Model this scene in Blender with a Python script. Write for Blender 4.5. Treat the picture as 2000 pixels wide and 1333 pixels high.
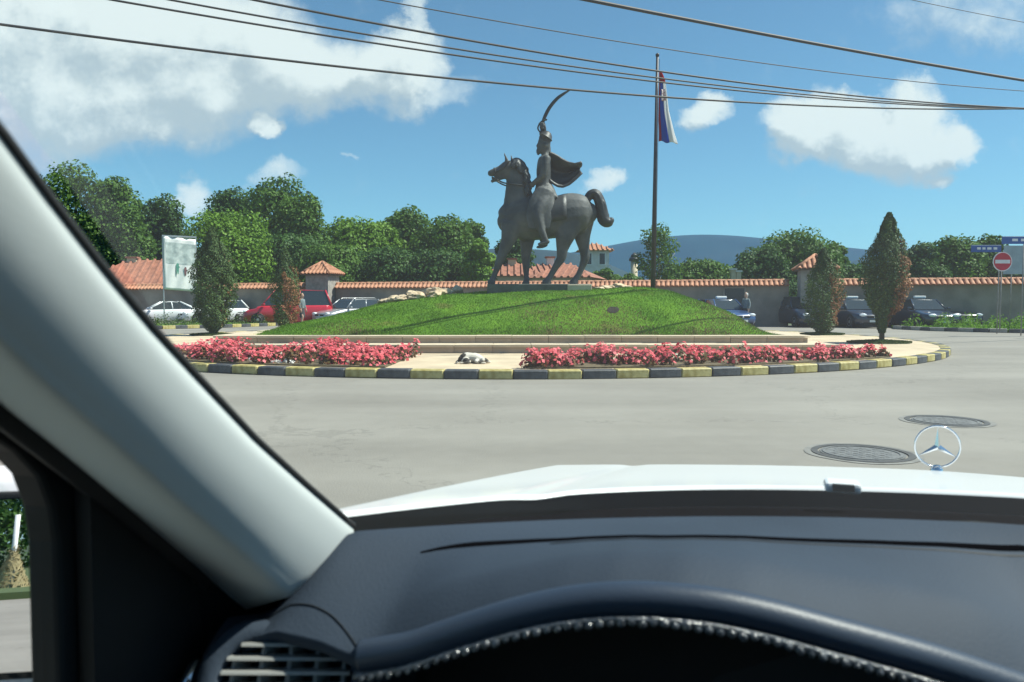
import bpy, bmesh, math, random
import numpy as np
from mathutils import Vector, Matrix
random.seed(7); rng = np.random.default_rng(7)
R = math.radians
for o in list(bpy.data.objects): bpy.data.objects.remove(o)
scene = bpy.context.scene
col = scene.collection

# ------------------------------------------------------------------ camera
F_PX, CX, CY, HOR = 1500.0, 1000.0, 666.5, 594.0
CAM_H = 1.2
PITCH = math.atan((CY - HOR) / F_PX)
cam_d = bpy.data.cameras.new('camera'); cam = bpy.data.objects.new('camera', cam_d); col.objects.link(cam)
cam_d.sensor_width = 36; cam_d.lens = 27; cam_d.clip_start = 0.02; cam_d.clip_end = 20000
cam.location = (0, 0, CAM_H); cam.rotation_euler = (R(90) - PITCH, 0, 0)
cam_d.dof.use_dof = True; cam_d.dof.focus_distance = 16; cam_d.dof.aperture_fstop = 10
scene.camera = cam

# ------------------------------------------------------------------ world, sun, exposure
SUN_AZ = R(87)                       # clockwise from +Y
SUN_EL = R(54)
SKY_STRENGTH, SUN_STRENGTH, EXPOSURE = 0.072, 4.6, 0.86
scene.view_settings.view_transform = 'Standard'; scene.view_settings.look = 'None'
scene.view_settings.exposure = EXPOSURE; scene.view_settings.gamma = 1.0
scene.view_settings.use_curve_mapping = False
cy = scene.cycles
cy.use_denoising = True
try: cy.denoiser = 'OPENIMAGEDENOISE'
except Exception: pass
cy.max_bounces = 6; cy.diffuse_bounces = 2; cy.glossy_bounces = 4; cy.transparent_max_bounces = 12
cy.volume_bounces = 1; cy.caustics_reflective = False; cy.caustics_refractive = False
cy.sample_clamp_indirect = 6

sun_d = bpy.data.lights.new('sun', 'SUN'); sun = bpy.data.objects.new('sun', sun_d); col.objects.link(sun)
sun_d.energy = SUN_STRENGTH; sun_d.angle = R(0.53); sun_d.color = (1.0, 0.95, 0.87)
to_sun = Vector((math.sin(SUN_AZ) * math.cos(SUN_EL), math.cos(SUN_AZ) * math.cos(SUN_EL), math.sin(SUN_EL)))
sun.rotation_euler = to_sun.to_track_quat('Z', 'Y').to_euler()
sun.location = (30, 20, 60)

def node(nt, t, **kw):
    n = nt.nodes.new(t)
    for k, v in kw.items():
        if k.startswith('i_'):
            n.inputs[int(k[2:])].default_value = v
        else:
            setattr(n, k, v)
    return n
def math_n(nt, op, a, b=None, c=None, clamp=False):
    n = nt.nodes.new('ShaderNodeMath'); n.operation = op; n.use_clamp = clamp
    for i, x in enumerate((a, b, c)):
        if x is None: continue
        if isinstance(x, (int, float)): n.inputs[i].default_value = x
        else: nt.links.new(x, n.inputs[i])
    return n.outputs[0]
def vmath(nt, op, a, b=None):
    n = nt.nodes.new('ShaderNodeVectorMath'); n.operation = op
    for i, x in enumerate((a, b)):
        if x is None: continue
        if isinstance(x, tuple): n.inputs[i].default_value = x
        else: nt.links.new(x, n.inputs[i])
    return n
def smooth_n(nt, x, lo, hi):
    n = nt.nodes.new('ShaderNodeMapRange'); n.interpolation_type = 'SMOOTHSTEP'
    nt.links.new(x, n.inputs[0]); n.inputs[1].default_value = lo; n.inputs[2].default_value = hi
    return n.outputs[0]

# cumulus clouds as a field over sky directions (tangent of azimuth, tangent of elevation); it goes on all round
BLOBS = [(120, 60, 300, 150, 1.0), (400, 95, 230, 125, 1.0), (300, 205, 270, 80, .85), (620, 140, 150, 85, .95),
         (790, 120, 95, 70, .95), (822, 30, 24, 70, .6), (800, 185, 140, 42, .6), (525, 232, 34, 26, .9), (545, 250, 30, 24, .8),
         (40, 265, 150, 90, .75), (230, 255, 200, 60, .6), (150, 190, 220, 90, .7), (380, 383, 52, 44, .75), (560, 350, 60, 26, .5),
         (1368, 222, 52, 30, .8), (1165, 358, 46, 24, .75), (700, 318, 13, 8, .35),
         (1660, 265, 165, 72, 1.0), (1760, 225, 85, 68, 1.0), (1868, 280, 52, 50, 1.0), (1560, 268, 75, 62, .9),
         (1765, 300, 130, 60, .9), (1825, 357, 50, 18, .7), (1650, 205, 48, 32, .7), (1880, 45, 190, 75, .42)]
def cloud_group():
    g = bpy.data.node_groups.new('cloud_field', 'ShaderNodeTree')
    g.interface.new_socket('P', in_out='INPUT', socket_type='NodeSocketVector')
    g.interface.new_socket('F', in_out='OUTPUT', socket_type='NodeSocketFloat')
    gi = g.nodes.new('NodeGroupInput'); go = g.nodes.new('NodeGroupOutput')
    nz = node(g, 'ShaderNodeTexNoise'); nz.inputs['Scale'].default_value = 9; nz.inputs['Detail'].default_value = 8
    nz.inputs['Roughness'].default_value = .62
    g.links.new(gi.outputs[0], nz.inputs['Vector'])
    off = vmath(g, 'SUBTRACT', nz.outputs['Color'], (.5, .5, .5))
    off2 = vmath(g, 'MULTIPLY', off.outputs[0], (.13, .11, 0))
    p = vmath(g, 'ADD', gi.outputs[0], off2.outputs[0])
    tot = None
    for (x, y, rx, ry, w) in BLOBS:
        s = vmath(g, 'SUBTRACT', p.outputs[0], ((x - CX) / F_PX, (HOR - y) / F_PX, 0))
        m = vmath(g, 'MULTIPLY', s.outputs[0], (F_PX / rx / 1.22, F_PX / ry / 1.22, 0))
        l = vmath(g, 'DOT_PRODUCT', m.outputs[0], m.outputs[0])
        v = math_n(g, 'SUBTRACT', 1.0, l.outputs['Value'], clamp=True)
        v = math_n(g, 'MULTIPLY', v, w)
        tot = v if tot is None else math_n(g, 'MAXIMUM', math_n(g, 'MAXIMUM', tot, v), math_n(g, 'MULTIPLY', math_n(g, 'ADD', tot, v), .72))
    n2 = node(g, 'ShaderNodeTexNoise'); n2.inputs['Scale'].default_value = 22; n2.inputs['Detail'].default_value = 8
    n2.inputs['Roughness'].default_value = .6
    g.links.new(gi.outputs[0], n2.inputs['Vector'])
    d = math_n(g, 'ADD', tot, math_n(g, 'MULTIPLY', math_n(g, 'SUBTRACT', n2.outputs[0], .5), .7))
    g.links.new(d, go.inputs[0])
    return g
world = bpy.data.worlds.new('World'); scene.world = world; world.use_nodes = True
nt = world.node_tree; nt.nodes.clear()
out = nt.nodes.new('ShaderNodeOutputWorld')
sky = nt.nodes.new('ShaderNodeTexSky'); sky.sky_type = 'NISHITA'; sky.sun_disc = False
sky.sun_elevation = SUN_EL; sky.sun_rotation = SUN_AZ; sky.altitude = 400
sky.air_density = 1.0; sky.dust_density = .15; sky.ozone_density = 3.0
world.cycles.sample_map_resolution = 512
bg = nt.nodes.new('ShaderNodeBackground'); bg.inputs[1].default_value = SKY_STRENGTH
tint = nt.nodes.new('ShaderNodeMix'); tint.data_type = 'RGBA'; tint.blend_type = 'MULTIPLY'; tint.inputs['Factor'].default_value = 1
tint.inputs['B'].default_value = (.76, 1.0, .98, 1); nt.links.new(sky.outputs[0], tint.inputs['A']); nt.links.new(tint.outputs['Result'], bg.inputs[0])
tc = nt.nodes.new('ShaderNodeTexCoord')
sep = nt.nodes.new('ShaderNodeSeparateXYZ'); nt.links.new(tc.outputs['Generated'], sep.inputs[0])
ay = math_n(nt, 'MAXIMUM', math_n(nt, 'ABSOLUTE', sep.outputs[1]), .05)
comb = nt.nodes.new('ShaderNodeCombineXYZ')
nt.links.new(math_n(nt, 'DIVIDE', sep.outputs[0], ay), comb.inputs[0])
nt.links.new(math_n(nt, 'DIVIDE', sep.outputs[2], ay), comb.inputs[1])
grp = cloud_group()
def cg(vec):
    n = nt.nodes.new('ShaderNodeGroup'); n.node_tree = grp; nt.links.new(vec, n.inputs[0]); return n.outputs[0]
F0 = cg(comb.outputs[0])
F1 = cg(vmath(nt, 'ADD', comb.outputs[0], (.022, .035, 0)).outputs[0])
cover = smooth_n(nt, F0, .04, .80)
light = smooth_n(nt, math_n(nt, 'SUBTRACT', F0, F1), -.25, .25)
ramp = nt.nodes.new('ShaderNodeMix'); ramp.data_type = 'RGBA'
ramp.inputs['A'].default_value = (.36, .41, .44, 1); ramp.inputs['B'].default_value = (.62, .645, .64, 1)
nt.links.new(light, ramp.inputs['Factor'])
bgc = nt.nodes.new('ShaderNodeBackground'); nt.links.new(ramp.outputs['Result'], bgc.inputs[0]); bgc.inputs[1].default_value = .84
mixs = nt.nodes.new('ShaderNodeMixShader')
nt.links.new(math_n(nt, 'MULTIPLY', cover, .96), mixs.inputs[0]); nt.links.new(bg.outputs[0], mixs.inputs[1]); nt.links.new(bgc.outputs[0], mixs.inputs[2])
nt.links.new(mixs.outputs[0], out.inputs[0])

# ------------------------------------------------------------------ helpers
def ray(px, py):
    a = (px - CX) / F_PX; b = (CY - py) / F_PX
    d = Vector((a, math.cos(PITCH) + b * math.sin(PITCH), -math.sin(PITCH) + b * math.cos(PITCH)))
    return d / d.y
def at(px, py, d):            # a picture point at distance d ahead
    r = ray(px, py) * d
    return Vector((r.x, r.y, CAM_H + r.z))
def gnd(px, py, z=0.0):       # a picture point on the level z
    r = ray(px, py); t = (z - CAM_H) / r.z
    return Vector((r.x * t, r.y * t, z))
TH = R(18)                    # own car is turned 18 degrees to the right of the view
def car_ray(px, py):
    r = ray(px, py)
    return Vector((r.x * math.cos(TH) - r.y * math.sin(TH), r.x * math.sin(TH) + r.y * math.cos(TH), r.z))
def car_z(px, py, z):
    r = car_ray(px, py); t = (z - CAM_H) / r.z
    return Vector((r.x * t, r.y * t, z))
def car_v(px, py, v):
    r = car_ray(px, py); t = v / r.y
    return Vector((r.x * t, v, CAM_H + r.z * t))
def car_u(px, py, u):
    r = car_ray(px, py); t = u / r.x
    return Vector((u, r.y * t, CAM_H + r.z * t))

def tag(o, label=None, cat=None, group=None, kind=None):
    if label: o['label'] = label
    if cat: o['category'] = cat
    if group: o['group'] = group
    if kind: o['kind'] = kind
    return o
def empty(name, loc=(0, 0, 0), rz=0, parent=None):
    o = bpy.data.objects.new(name, None); col.objects.link(o)
    o.location = loc; o.rotation_euler = (0, 0, rz); o.empty_display_size = .3
    if parent: o.parent = parent
    return o
def link(name, me, mat=None, parent=None, loc=None, rz=None):
    o = bpy.data.objects.new(name, me); col.objects.link(o)
    if mat is not None and len(me.materials) == 0: me.materials.append(mat)
    if parent: o.parent = parent
    if loc is not None: o.location = loc
    if rz is not None: o.rotation_euler = (0, 0, rz)
    return o
def copy_tree(o, parent=None):
    c = o.copy(); col.objects.link(c); c.parent = parent
    for ch in list(o.children): copy_tree(ch, c)
    return c
def shade(me, smooth=True):
    me.polygons.foreach_set('use_smooth', [smooth] * len(me.polygons)); me.update()

class MB:
    def __init__(s): s.v = []; s.f = []
    def add(s, vs, fs):
        n = len(s.v); s.v += [tuple(x) for x in vs]; s.f += [tuple(i + n for i in f) for f in fs]
    def box(s, c, d, rz=0, rx=0):
        m = Matrix.Rotation(rz, 3, 'Z') @ Matrix.Rotation(rx, 3, 'X')
        vs = [Vector(c) + m @ Vector((sx * d[0] / 2, sy * d[1] / 2, sz * d[2] / 2)) for sx in (-1, 1) for sy in (-1, 1) for sz in (-1, 1)]
        s.add(vs, [(0, 1, 3, 2), (4, 6, 7, 5), (0, 4, 5, 1), (2, 3, 7, 6), (0, 2, 6, 4), (1, 5, 7, 3)]); return s
    def rings(s, rings, cap=True, close=True):
        n = len(rings[0]); vs = [p for r in rings for p in r]; fs = []
        for i in range(len(rings) - 1):
            for j in range(n if close else n - 1):
                k = (j + 1) % n
                fs.append((i * n + j, i * n + k, (i + 1) * n + k, (i + 1) * n + j))
        if cap and close:
            fs.append(tuple(range(n - 1, -1, -1))); m = (len(rings) - 1) * n; fs.append(tuple(range(m, m + n)))
        s.add(vs, fs); return s
    def tube(s, pts, rad, n=8, cap=True):
        pts = [Vector(p) for p in pts]
        if not hasattr(rad, '__len__'): rad = [rad] * len(pts)
        rs = []
        for i, p in enumerate(pts):
            t = (pts[min(i + 1, len(pts) - 1)] - pts[max(i - 1, 0)]).normalized()
            a = t.cross(Vector((0, 0, 1)) if abs(t.z) < .95 else Vector((0, 1, 0))).normalized(); b = t.cross(a)
            rs.append([p + (a * math.cos(q) + b * math.sin(q)) * rad[i] for q in [2 * math.pi * k / n for k in range(n)]])
        return s.rings(rs, cap)
    def grid(s, rows):
        m = len(rows[0]); vs = [p for r in rows for p in r]
        fs = [(i * m + j, i * m + j + 1, (i + 1) * m + j + 1, (i + 1) * m + j) for i in range(len(rows) - 1) for j in range(m - 1)]
        s.add(vs, fs); return s
    def prism(s, poly, axis, lo, hi):
        def P(a, b, h): return {'z': (a, b, h), 'y': (a, h, b), 'x': (h, a, b)}[axis]
        n = len(poly)
        vs = [P(a, b, lo) for a, b in poly] + [P(a, b, hi) for a, b in poly]
        s.add(vs, [tuple(range(n - 1, -1, -1)), tuple(range(n, 2 * n))] + [(i, (i + 1) % n, n + (i + 1) % n, n + i) for i in range(n)]); return s
    def mesh(s, name='m', smooth=False):
        me = bpy.data.meshes.new(name); me.from_pydata(s.v, [], s.f); me.update()
        bm = bmesh.new(); bm.from_mesh(me); bmesh.ops.recalc_face_normals(bm, faces=bm.faces); bm.to_mesh(me); bm.free()
        if smooth: shade(me)
        return me
    def build(s, name, mat, parent=None, smooth=False, bevel=0, solid=0, loc=None, rz=None, subsurf=0, segs=2):
        o = link(name, s.mesh(name, smooth), mat, parent, loc, rz)
        if solid: m = o.modifiers.new('s', 'SOLIDIFY'); m.thickness = solid; m.offset = 0
        if bevel: m = o.modifiers.new('b', 'BEVEL'); m.width = bevel; m.segments = segs; m.limit_method = 'ANGLE'; m.angle_limit = R(35)
        if subsurf: m = o.modifiers.new('u', 'SUBSURF'); m.levels = subsurf; m.render_levels = subsurf
        return o

def quad_mesh(name, co, mat_idx=None):      # co: (n,4,3)
    n = co.shape[0]; me = bpy.data.meshes.new(name)
    me.vertices.add(n * 4); me.vertices.foreach_set('co', co.reshape(-1).astype(np.float32))
    me.loops.add(n * 4); me.loops.foreach_set('vertex_index', np.arange(n * 4, dtype=np.int32))
    me.polygons.add(n); me.polygons.foreach_set('loop_start', np.arange(0, n * 4, 4, dtype=np.int32))
    try: me.polygons.foreach_set('loop_total', np.full(n, 4, dtype=np.int32))
    except Exception: pass
    if mat_idx is not None: me.polygons.foreach_set('material_index', mat_idx.astype(np.int32))
    me.update(calc_edges=True); me.validate()
    return me
def norm(a): return a / np.maximum(np.linalg.norm(a, axis=-1, keepdims=True), 1e-9)
def leaf_quads(pos, nrm, size, aspect=.6):
    n = len(pos); up = norm(rng.normal(size=(n, 3)))
    t = norm(np.cross(nrm, up)); b = np.cross(nrm, t)
    s = size if np.ndim(size) else np.full(n, size)
    s = s[:, None] * rng.uniform(.7, 1.3, (n, 1))
    tip = pos + t * s * .5; base = pos - t * s * .5
    l = pos + b * s * aspect * .5 + nrm * s * .08; r = pos - b * s * aspect * .5 + nrm * s * .08
    return np.stack([base, r, tip, l], 1)

# ------------------------------------------------------------------ materials
def mat(name, c, rough=.6, metal=0, var=.15, scale=6, bump=0, bscale=None, spec=None, coat=0, c2=None, detail=6, lo=.35, hi=.65):
    m = bpy.data.materials.new(name); m.use_nodes = True; t = m.node_tree; b = t.nodes['Principled BSDF']
    b.inputs['Roughness'].default_value = rough; b.inputs['Metallic'].default_value = metal
    if spec is not None: b.inputs['Specular IOR Level'].default_value = spec
    if coat: b.inputs['Coat Weight'].default_value = coat; b.inputs['Coat Roughness'].default_value = .06
    co = t.nodes.new('ShaderNodeTexCoord')
    if var or c2:
        nz = t.nodes.new('ShaderNodeTexNoise'); nz.inputs['Scale'].default_value = scale; nz.inputs['Detail'].default_value = detail
        t.links.new(co.outputs['Object'], nz.inputs['Vector'])
        rp = t.nodes.new('ShaderNodeValToRGB'); t.links.new(nz.outputs[0], rp.inputs[0])
        ca = [x * (1 - var) for x in c]; cb = list(c2) if c2 else [min(1, x * (1 + var)) for x in c]
        rp.color_ramp.elements[0].position = lo; rp.color_ramp.elements[1].position = hi
        rp.color_ramp.elements[0].color = (*ca, 1); rp.color_ramp.elements[1].color = (*cb, 1)
        t.links.new(rp.outputs[0], b.inputs['Base Color'])
    else: b.inputs['Base Color'].default_value = (*c, 1)
    if bump:
        n2 = t.nodes.new('ShaderNodeTexNoise'); n2.inputs['Scale'].default_value = bscale or scale * 4; n2.inputs['Detail'].default_value = 5
        t.links.new(co.outputs['Object'], n2.inputs['Vector'])
        bp = t.nodes.new('ShaderNodeBump'); bp.inputs['Strength'].default_value = bump; bp.inputs['Distance'].default_value = .02
        t.links.new(n2.outputs[0], bp.inputs['Height']); t.links.new(bp.outputs[0], b.inputs['Normal'])
    return m
def leaf_mat(name, dark, lite, trans=.25, rough=.6):
    m = bpy.data.materials.new(name); m.use_nodes = True; t = m.node_tree; b = t.nodes['Principled BSDF']
    g = t.nodes.new('ShaderNodeNewGeometry')
    co = t.nodes.new('ShaderNodeTexCoord'); nz = t.nodes.new('ShaderNodeTexNoise'); nz.inputs['Scale'].default_value = .55
    nz.inputs['Detail'].default_value = 3
    t.links.new(co.outputs['Object'], nz.inputs['Vector'])
    f = math_n(t, 'ADD', math_n(t, 'MULTIPLY', g.outputs['Random Per Island'], .5), math_n(t, 'MULTIPLY', math_n(t, 'SUBTRACT', nz.outputs[0], .3), 1.1), clamp=True)
    mx = t.nodes.new('ShaderNodeMix'); mx.data_type = 'RGBA'
    mx.inputs['A'].default_value = (*dark, 1); mx.inputs['B'].default_value = (*lite, 1); t.links.new(f, mx.inputs['Factor'])
    t.links.new(mx.outputs['Result'], b.inputs['Base Color']); b.inputs['Roughness'].default_value = rough
    b.inputs['Specular IOR Level'].default_value = .25
    tr = t.nodes.new('ShaderNodeBsdfTranslucent'); t.links.new(mx.outputs['Result'], tr.inputs[0])
    ms = t.nodes.new('ShaderNodeMixShader'); ms.inputs[0].default_value = trans
    t.links.new(b.outputs[0], ms.inputs[1]); t.links.new(tr.outputs[0], ms.inputs[2])
    t.links.new(ms.outputs[0], t.nodes['Material Output'].inputs[0])
    return m
def glass_mat(name, tint=(.93, .97, .95), ior=1.45, rough=0.0, dust=0.0):
    m = bpy.data.materials.new(name); m.use_nodes = True; t = m.node_tree; t.nodes.remove(t.nodes['Principled BSDF'])
    tr = t.nodes.new('ShaderNodeBsdfTransparent'); tr.inputs[0].default_value = (*tint, 1)
    gl = t.nodes.new('ShaderNodeBsdfGlossy'); gl.inputs['Roughness'].default_value = rough
    lw = t.nodes.new('ShaderNodeLayerWeight'); lw.inputs[0].default_value = .5; f0 = ((ior - 1) / (ior + 1)) ** 2
    fr = math_n(t, 'ADD', f0, math_n(t, 'MULTIPLY', math_n(t, 'POWER', lw.outputs['Facing'], 5.0), 1 - f0), clamp=True)
    ms = t.nodes.new('ShaderNodeMixShader'); t.links.new(fr, ms.inputs[0])
    t.links.new(tr.outputs[0], ms.inputs[1]); t.links.new(gl.outputs[0], ms.inputs[2])
    res = ms.outputs[0]
    if dust:
        tl = t.nodes.new('ShaderNodeBsdfTranslucent'); tl.inputs[0].default_value = (.80, .82, .82, 1)
        co = t.nodes.new('ShaderNodeTexCoord'); nz = t.nodes.new('ShaderNodeTexNoise'); nz.inputs['Scale'].default_value = 3.5; nz.inputs['Detail'].default_value = 3
        t.links.new(co.outputs['Object'], nz.inputs['Vector'])
        m2 = t.nodes.new('ShaderNodeMixShader'); t.links.new(math_n(t, 'MULTIPLY', math_n(t, 'ADD', nz.outputs[0], .5), dust), m2.inputs[0])
        t.links.new(res, m2.inputs[1]); t.links.new(tl.outputs[0], m2.inputs[2]); res = m2.outputs[0]
    t.links.new(res, t.nodes['Material Output'].inputs[0])
    return m

def asphalt_mat():
    m = bpy.data.materials.new('asphalt'); m.use_nodes = True; t = m.node_tree; b = t.nodes['Principled BSDF']
    co = t.nodes.new('ShaderNodeTexCoord')
    def nz(sc, det, scale_v=(1, 1, 1)):
        mp = t.nodes.new('ShaderNodeMapping'); mp.inputs['Scale'].default_value = scale_v
        t.links.new(co.outputs['Object'], mp.inputs[0])
        n = t.nodes.new('ShaderNodeTexNoise'); n.inputs['Scale'].default_value = sc; n.inputs['Detail'].default_value = det
        t.links.new(mp.outputs[0], n.inputs['Vector']); return n.outputs[0]
    big = nz(.35, 4); streak = nz(.9, 4, (.12, 1, 1)); fine = nz(60, 3); spots = nz(5, 5)
    f = math_n(t, 'ADD', math_n(t, 'MULTIPLY', big, .45), math_n(t, 'MULTIPLY', streak, .4))
    f = math_n(t, 'ADD', f, math_n(t, 'MULTIPLY', fine, .10)); f = math_n(t, 'ADD', f, math_n(t, 'MULTIPLY', spots, .12))
    rp = t.nodes.new('ShaderNodeValToRGB'); t.links.new(f, rp.inputs[0])
    e = rp.color_ramp.elements; e[0].position = .36; e[0].color = (.185, .172, .150, 1); e[1].position = .70; e[1].color = (.285, .268, .236, 1)
    wp = vmath(t, 'ADD', co.outputs['Object'], vmath(t, 'MULTIPLY', vmath(t, 'SUBTRACT', (lambda n: (t.links.new(co.outputs['Object'], n.inputs['Vector']), n.outputs['Color'])[1])(node(t, 'ShaderNodeTexNoise')), (.5, .5, .5)).outputs[0], (1.1, 1.1, 0)).outputs[0])
    vo_ = t.nodes.new('ShaderNodeTexVoronoi'); vo_.feature = 'DISTANCE_TO_EDGE'; vo_.inputs['Scale'].default_value = .22; t.links.new(wp.outputs[0], vo_.inputs['Vector'])
    crack = math_n(t, 'MULTIPLY', math_n(t, 'SUBTRACT', 1.0, smooth_n(t, vo_.outputs['Distance'], .002, .006)), .22)
    stain = math_n(t, 'MULTIPLY', smooth_n(t, nz(1.7, 6), .62, .80), .12)
    grit = math_n(t, 'MULTIPLY', smooth_n(t, nz(22, 2), .70, .76), .25)
    dk = math_n(t, 'MAXIMUM', math_n(t, 'MAXIMUM', crack, stain), grit)
    mxc = t.nodes.new('ShaderNodeMix'); mxc.data_type = 'RGBA'; t.links.new(dk, mxc.inputs['Factor']); t.links.new(rp.outputs[0], mxc.inputs['A']); mxc.inputs['B'].default_value = (.07, .066, .058, 1)
    t.links.new(mxc.outputs['Result'], b.inputs['Base Color']); b.inputs['Roughness'].default_value = .82
    b.inputs['Specular IOR Level'].default_value = .3
    bp = t.nodes.new('ShaderNodeBump'); bp.inputs['Strength'].default_value = .35; bp.inputs['Distance'].default_value = .01
    t.links.new(fine, bp.inputs['Height']); t.links.new(bp.outputs[0], b.inputs['Normal'])
    return m

M = {}
M['asphalt'] = asphalt_mat()
M['field'] = mat('field', (.05, .075, .025), .9, var=.35, scale=.02)
M['paving'] = mat('paving', (.52, .415, .285), .8, var=.14, scale=1.6, bump=.25, bscale=30)
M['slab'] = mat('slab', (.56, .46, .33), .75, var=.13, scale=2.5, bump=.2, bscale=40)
M['slab_shaded'] = mat('slab_shaded', (.35, .275, .205), .75, var=.16, scale=2.2, bump=.25, bscale=30)  # same stone as the slabs, with the shade of upright faces in its colour
M['yellow'] = mat('yellow', (.40, .31, .075), .6, var=.30, scale=7, bump=.2, c2=(.50, .43, .18))
M['black_paint'] = mat('black_paint', (.055, .060, .068), .6, var=.3, scale=6, bump=.2, c2=(.10, .105, .11), lo=.4, hi=.75)
M['soil'] = mat('soil', (.11, .085, .045), .95, var=.3, scale=9, bump=.5)
M['bronze'] = mat('bronze', (.070, .083, .088), .62, metal=.15, var=.30, scale=2.2, bump=.5, bscale=12, c2=(.112, .116, .112), lo=.4, hi=.7)
M['bronze_dark'] = mat('bronze_dark', (.040, .045, .047), .5, metal=.3, var=.25, scale=3, bump=.4, bscale=14)
M['plinth'] = mat('plinth', (.085, .105, .095), .8, var=.25, scale=3, bump=.4)
M['wall'] = mat('wall', (.29, .25, .21), .9, var=.16, scale=1.2, bump=.35, bscale=14)
M['tower'] = mat('tower', (.30, .275, .245), .9, var=.16, scale=4.5, bump=.5, bscale=9)
M['tile'] = mat('tile', (.42, .165, .085), .8, var=.28, scale=5, bump=.25, c2=(.50, .25, .15))
M['roof_far'] = mat('roof_far', (.30, .125, .08), .85, var=.25, scale=2.0, bump=.5, bscale=6)
M['plaster'] = mat('plaster', (.72, .70, .66), .85, var=.08, scale=2)
M['cream'] = mat('cream', (.55, .46, .32), .85, var=.1, scale=2)
M['window'] = mat('window', (.05, .055, .06), .2, var=0)
M['pole'] = mat('pole', (.03, .03, .038), .5, metal=.1, var=.2, scale=8)
M['steel'] = mat('steel', (.42, .43, .44), .4, metal=.7, var=.1, scale=8)
M['post_grey'] = mat('post_grey', (.22, .22, .215), .6, var=.2, scale=5)
M['cable'] = mat('cable', (.025, .026, .03), .6, var=.2, scale=3)
M['bark'] = mat('bark', (.12, .095, .07), .9, var=.3, scale=5, bump=.5)
M['birch'] = mat('birch', (.50, .48, .43), .85, var=.35, scale=6, bump=.3)
M['rock'] = mat('rock', (.52, .40, .265), .9, var=.3, scale=3.5, bump=.6, bscale=10)
M['iron'] = mat('iron', (.165, .165, .16), .6, metal=.3, var=.2, scale=12, bump=.4, bscale=60)
M['leaf1'] = leaf_mat('leaf_mid', (.040, .098, .016), (.13, .25, .034), .32)
M['leaf2'] = leaf_mat('leaf_dark', (.026, .074, .020), (.085, .180, .034), .32)
M['leaf3'] = leaf_mat('leaf_light', (.075, .17, .014), (.19, .34, .036), .32)
M['thuja'] = leaf_mat('thuja_green', (.036, .078, .024), (.10, .165, .042), .2)
M['thuja_dry'] = leaf_mat('thuja_dry', (.20, .095, .042), (.34, .17, .075), .18)
M['shrub'] = leaf_mat('shrub', (.03, .06, .015), (.10, .15, .03), .2)
M['grass'] = leaf_mat('grass', (.090, .20, .014), (.155, .30, .024), .4)
M['grass_dry'] = leaf_mat('grass_dry', (.16, .115, .05), (.24, .20, .08), .3)
M['petal'] = leaf_mat('petal', (.70, .07, .095), (.90, .27, .30), .35, .5)
M['petal_white'] = leaf_mat('petal_white', (.70, .68, .64), (.8, .79, .76), .2, .5)
M['begonia'] = leaf_mat('begonia_leaf', (.075, .075, .020), (.19, .070, .035), .15, .4)
M['hill'] = mat('hill', (.010, .024, .022), .95, var=.3, scale=.004)
M['rubber'] = mat('rubber', (.016, .016, .017), .7, var=.2, scale=10)
M['chrome'] = mat('chrome', (.75, .76, .78), .12, metal=1, var=0)
M['white_paint'] = mat('white_paint', (.70, .715, .72), .38, var=.02, scale=2, spec=.35, coat=.45)
M['red_paint'] = mat('red_paint', (.50, .022, .042), .3, var=.06, scale=2, coat=.7)
M['navy_paint'] = mat('navy_paint', (.014, .022, .045), .28, var=.1, scale=2, coat=1)
M['blue_paint'] = mat('blue_paint', (.03, .075, .20), .28, var=.1, scale=2, coat=1)
M['silver_paint'] = mat('silver_paint', (.42, .43, .44), .3, metal=.5, var=.05, scale=2, coat=.6)
M['car_glass'] = mat('car_glass', (.03, .04, .045), .06, var=0, spec=.8)
M['lamp_glass'] = mat('lamp_glass', (.85, .87, .9), .10, var=0, spec=.9, coat=1)
M['tail_glass'] = mat('tail_glass', (.40, .015, .012), .15, var=0, coat=1)
M['plate'] = mat('plate', (.75, .75, .72), .5, var=.05, scale=8)
M['taxi_sign'] = mat('taxi_sign', (.86, .86, .84), .35, var=.02, scale=8)
M['sign_red'] = mat('sign_red', (.55, .012, .035), .45, var=.08, scale=5)
M['sign_white'] = mat('sign_white', (.78, .78, .77), .5, var=.05, scale=5)
M['sign_blue'] = mat('sign_blue', (.018, .095, .34), .45, var=.08, scale=5)
M['sign_grey'] = mat('sign_grey', (.30, .38, .42), .5, var=.1, scale=3)
M['flag_red'] = leaf_mat('flag_red', (.48, .035, .055), (.60, .07, .09), .6, .8)
M['flag_blue'] = leaf_mat('flag_blue', (.05, .13, .50), (.09, .19, .60), .6, .8)
M['flag_white'] = leaf_mat('flag_white', (.78, .78, .78), (.85, .85, .85), .6, .8)
M['skin'] = mat('skin', (.46, .28, .20), .6, var=.08, scale=10)
M['cloth_grey'] = mat('cloth_grey', (.16, .20, .21), .9, var=.15, scale=9)
M['cloth_dark'] = mat('cloth_dark', (.045, .045, .05), .9, var=.15, scale=9)
M['cloth_pale'] = mat('cloth_pale', (.55, .56, .55), .9, var=.1, scale=9)
M['hair_dark'] = mat('hair_dark', (.03, .022, .018), .8, var=.2, scale=20)
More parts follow.
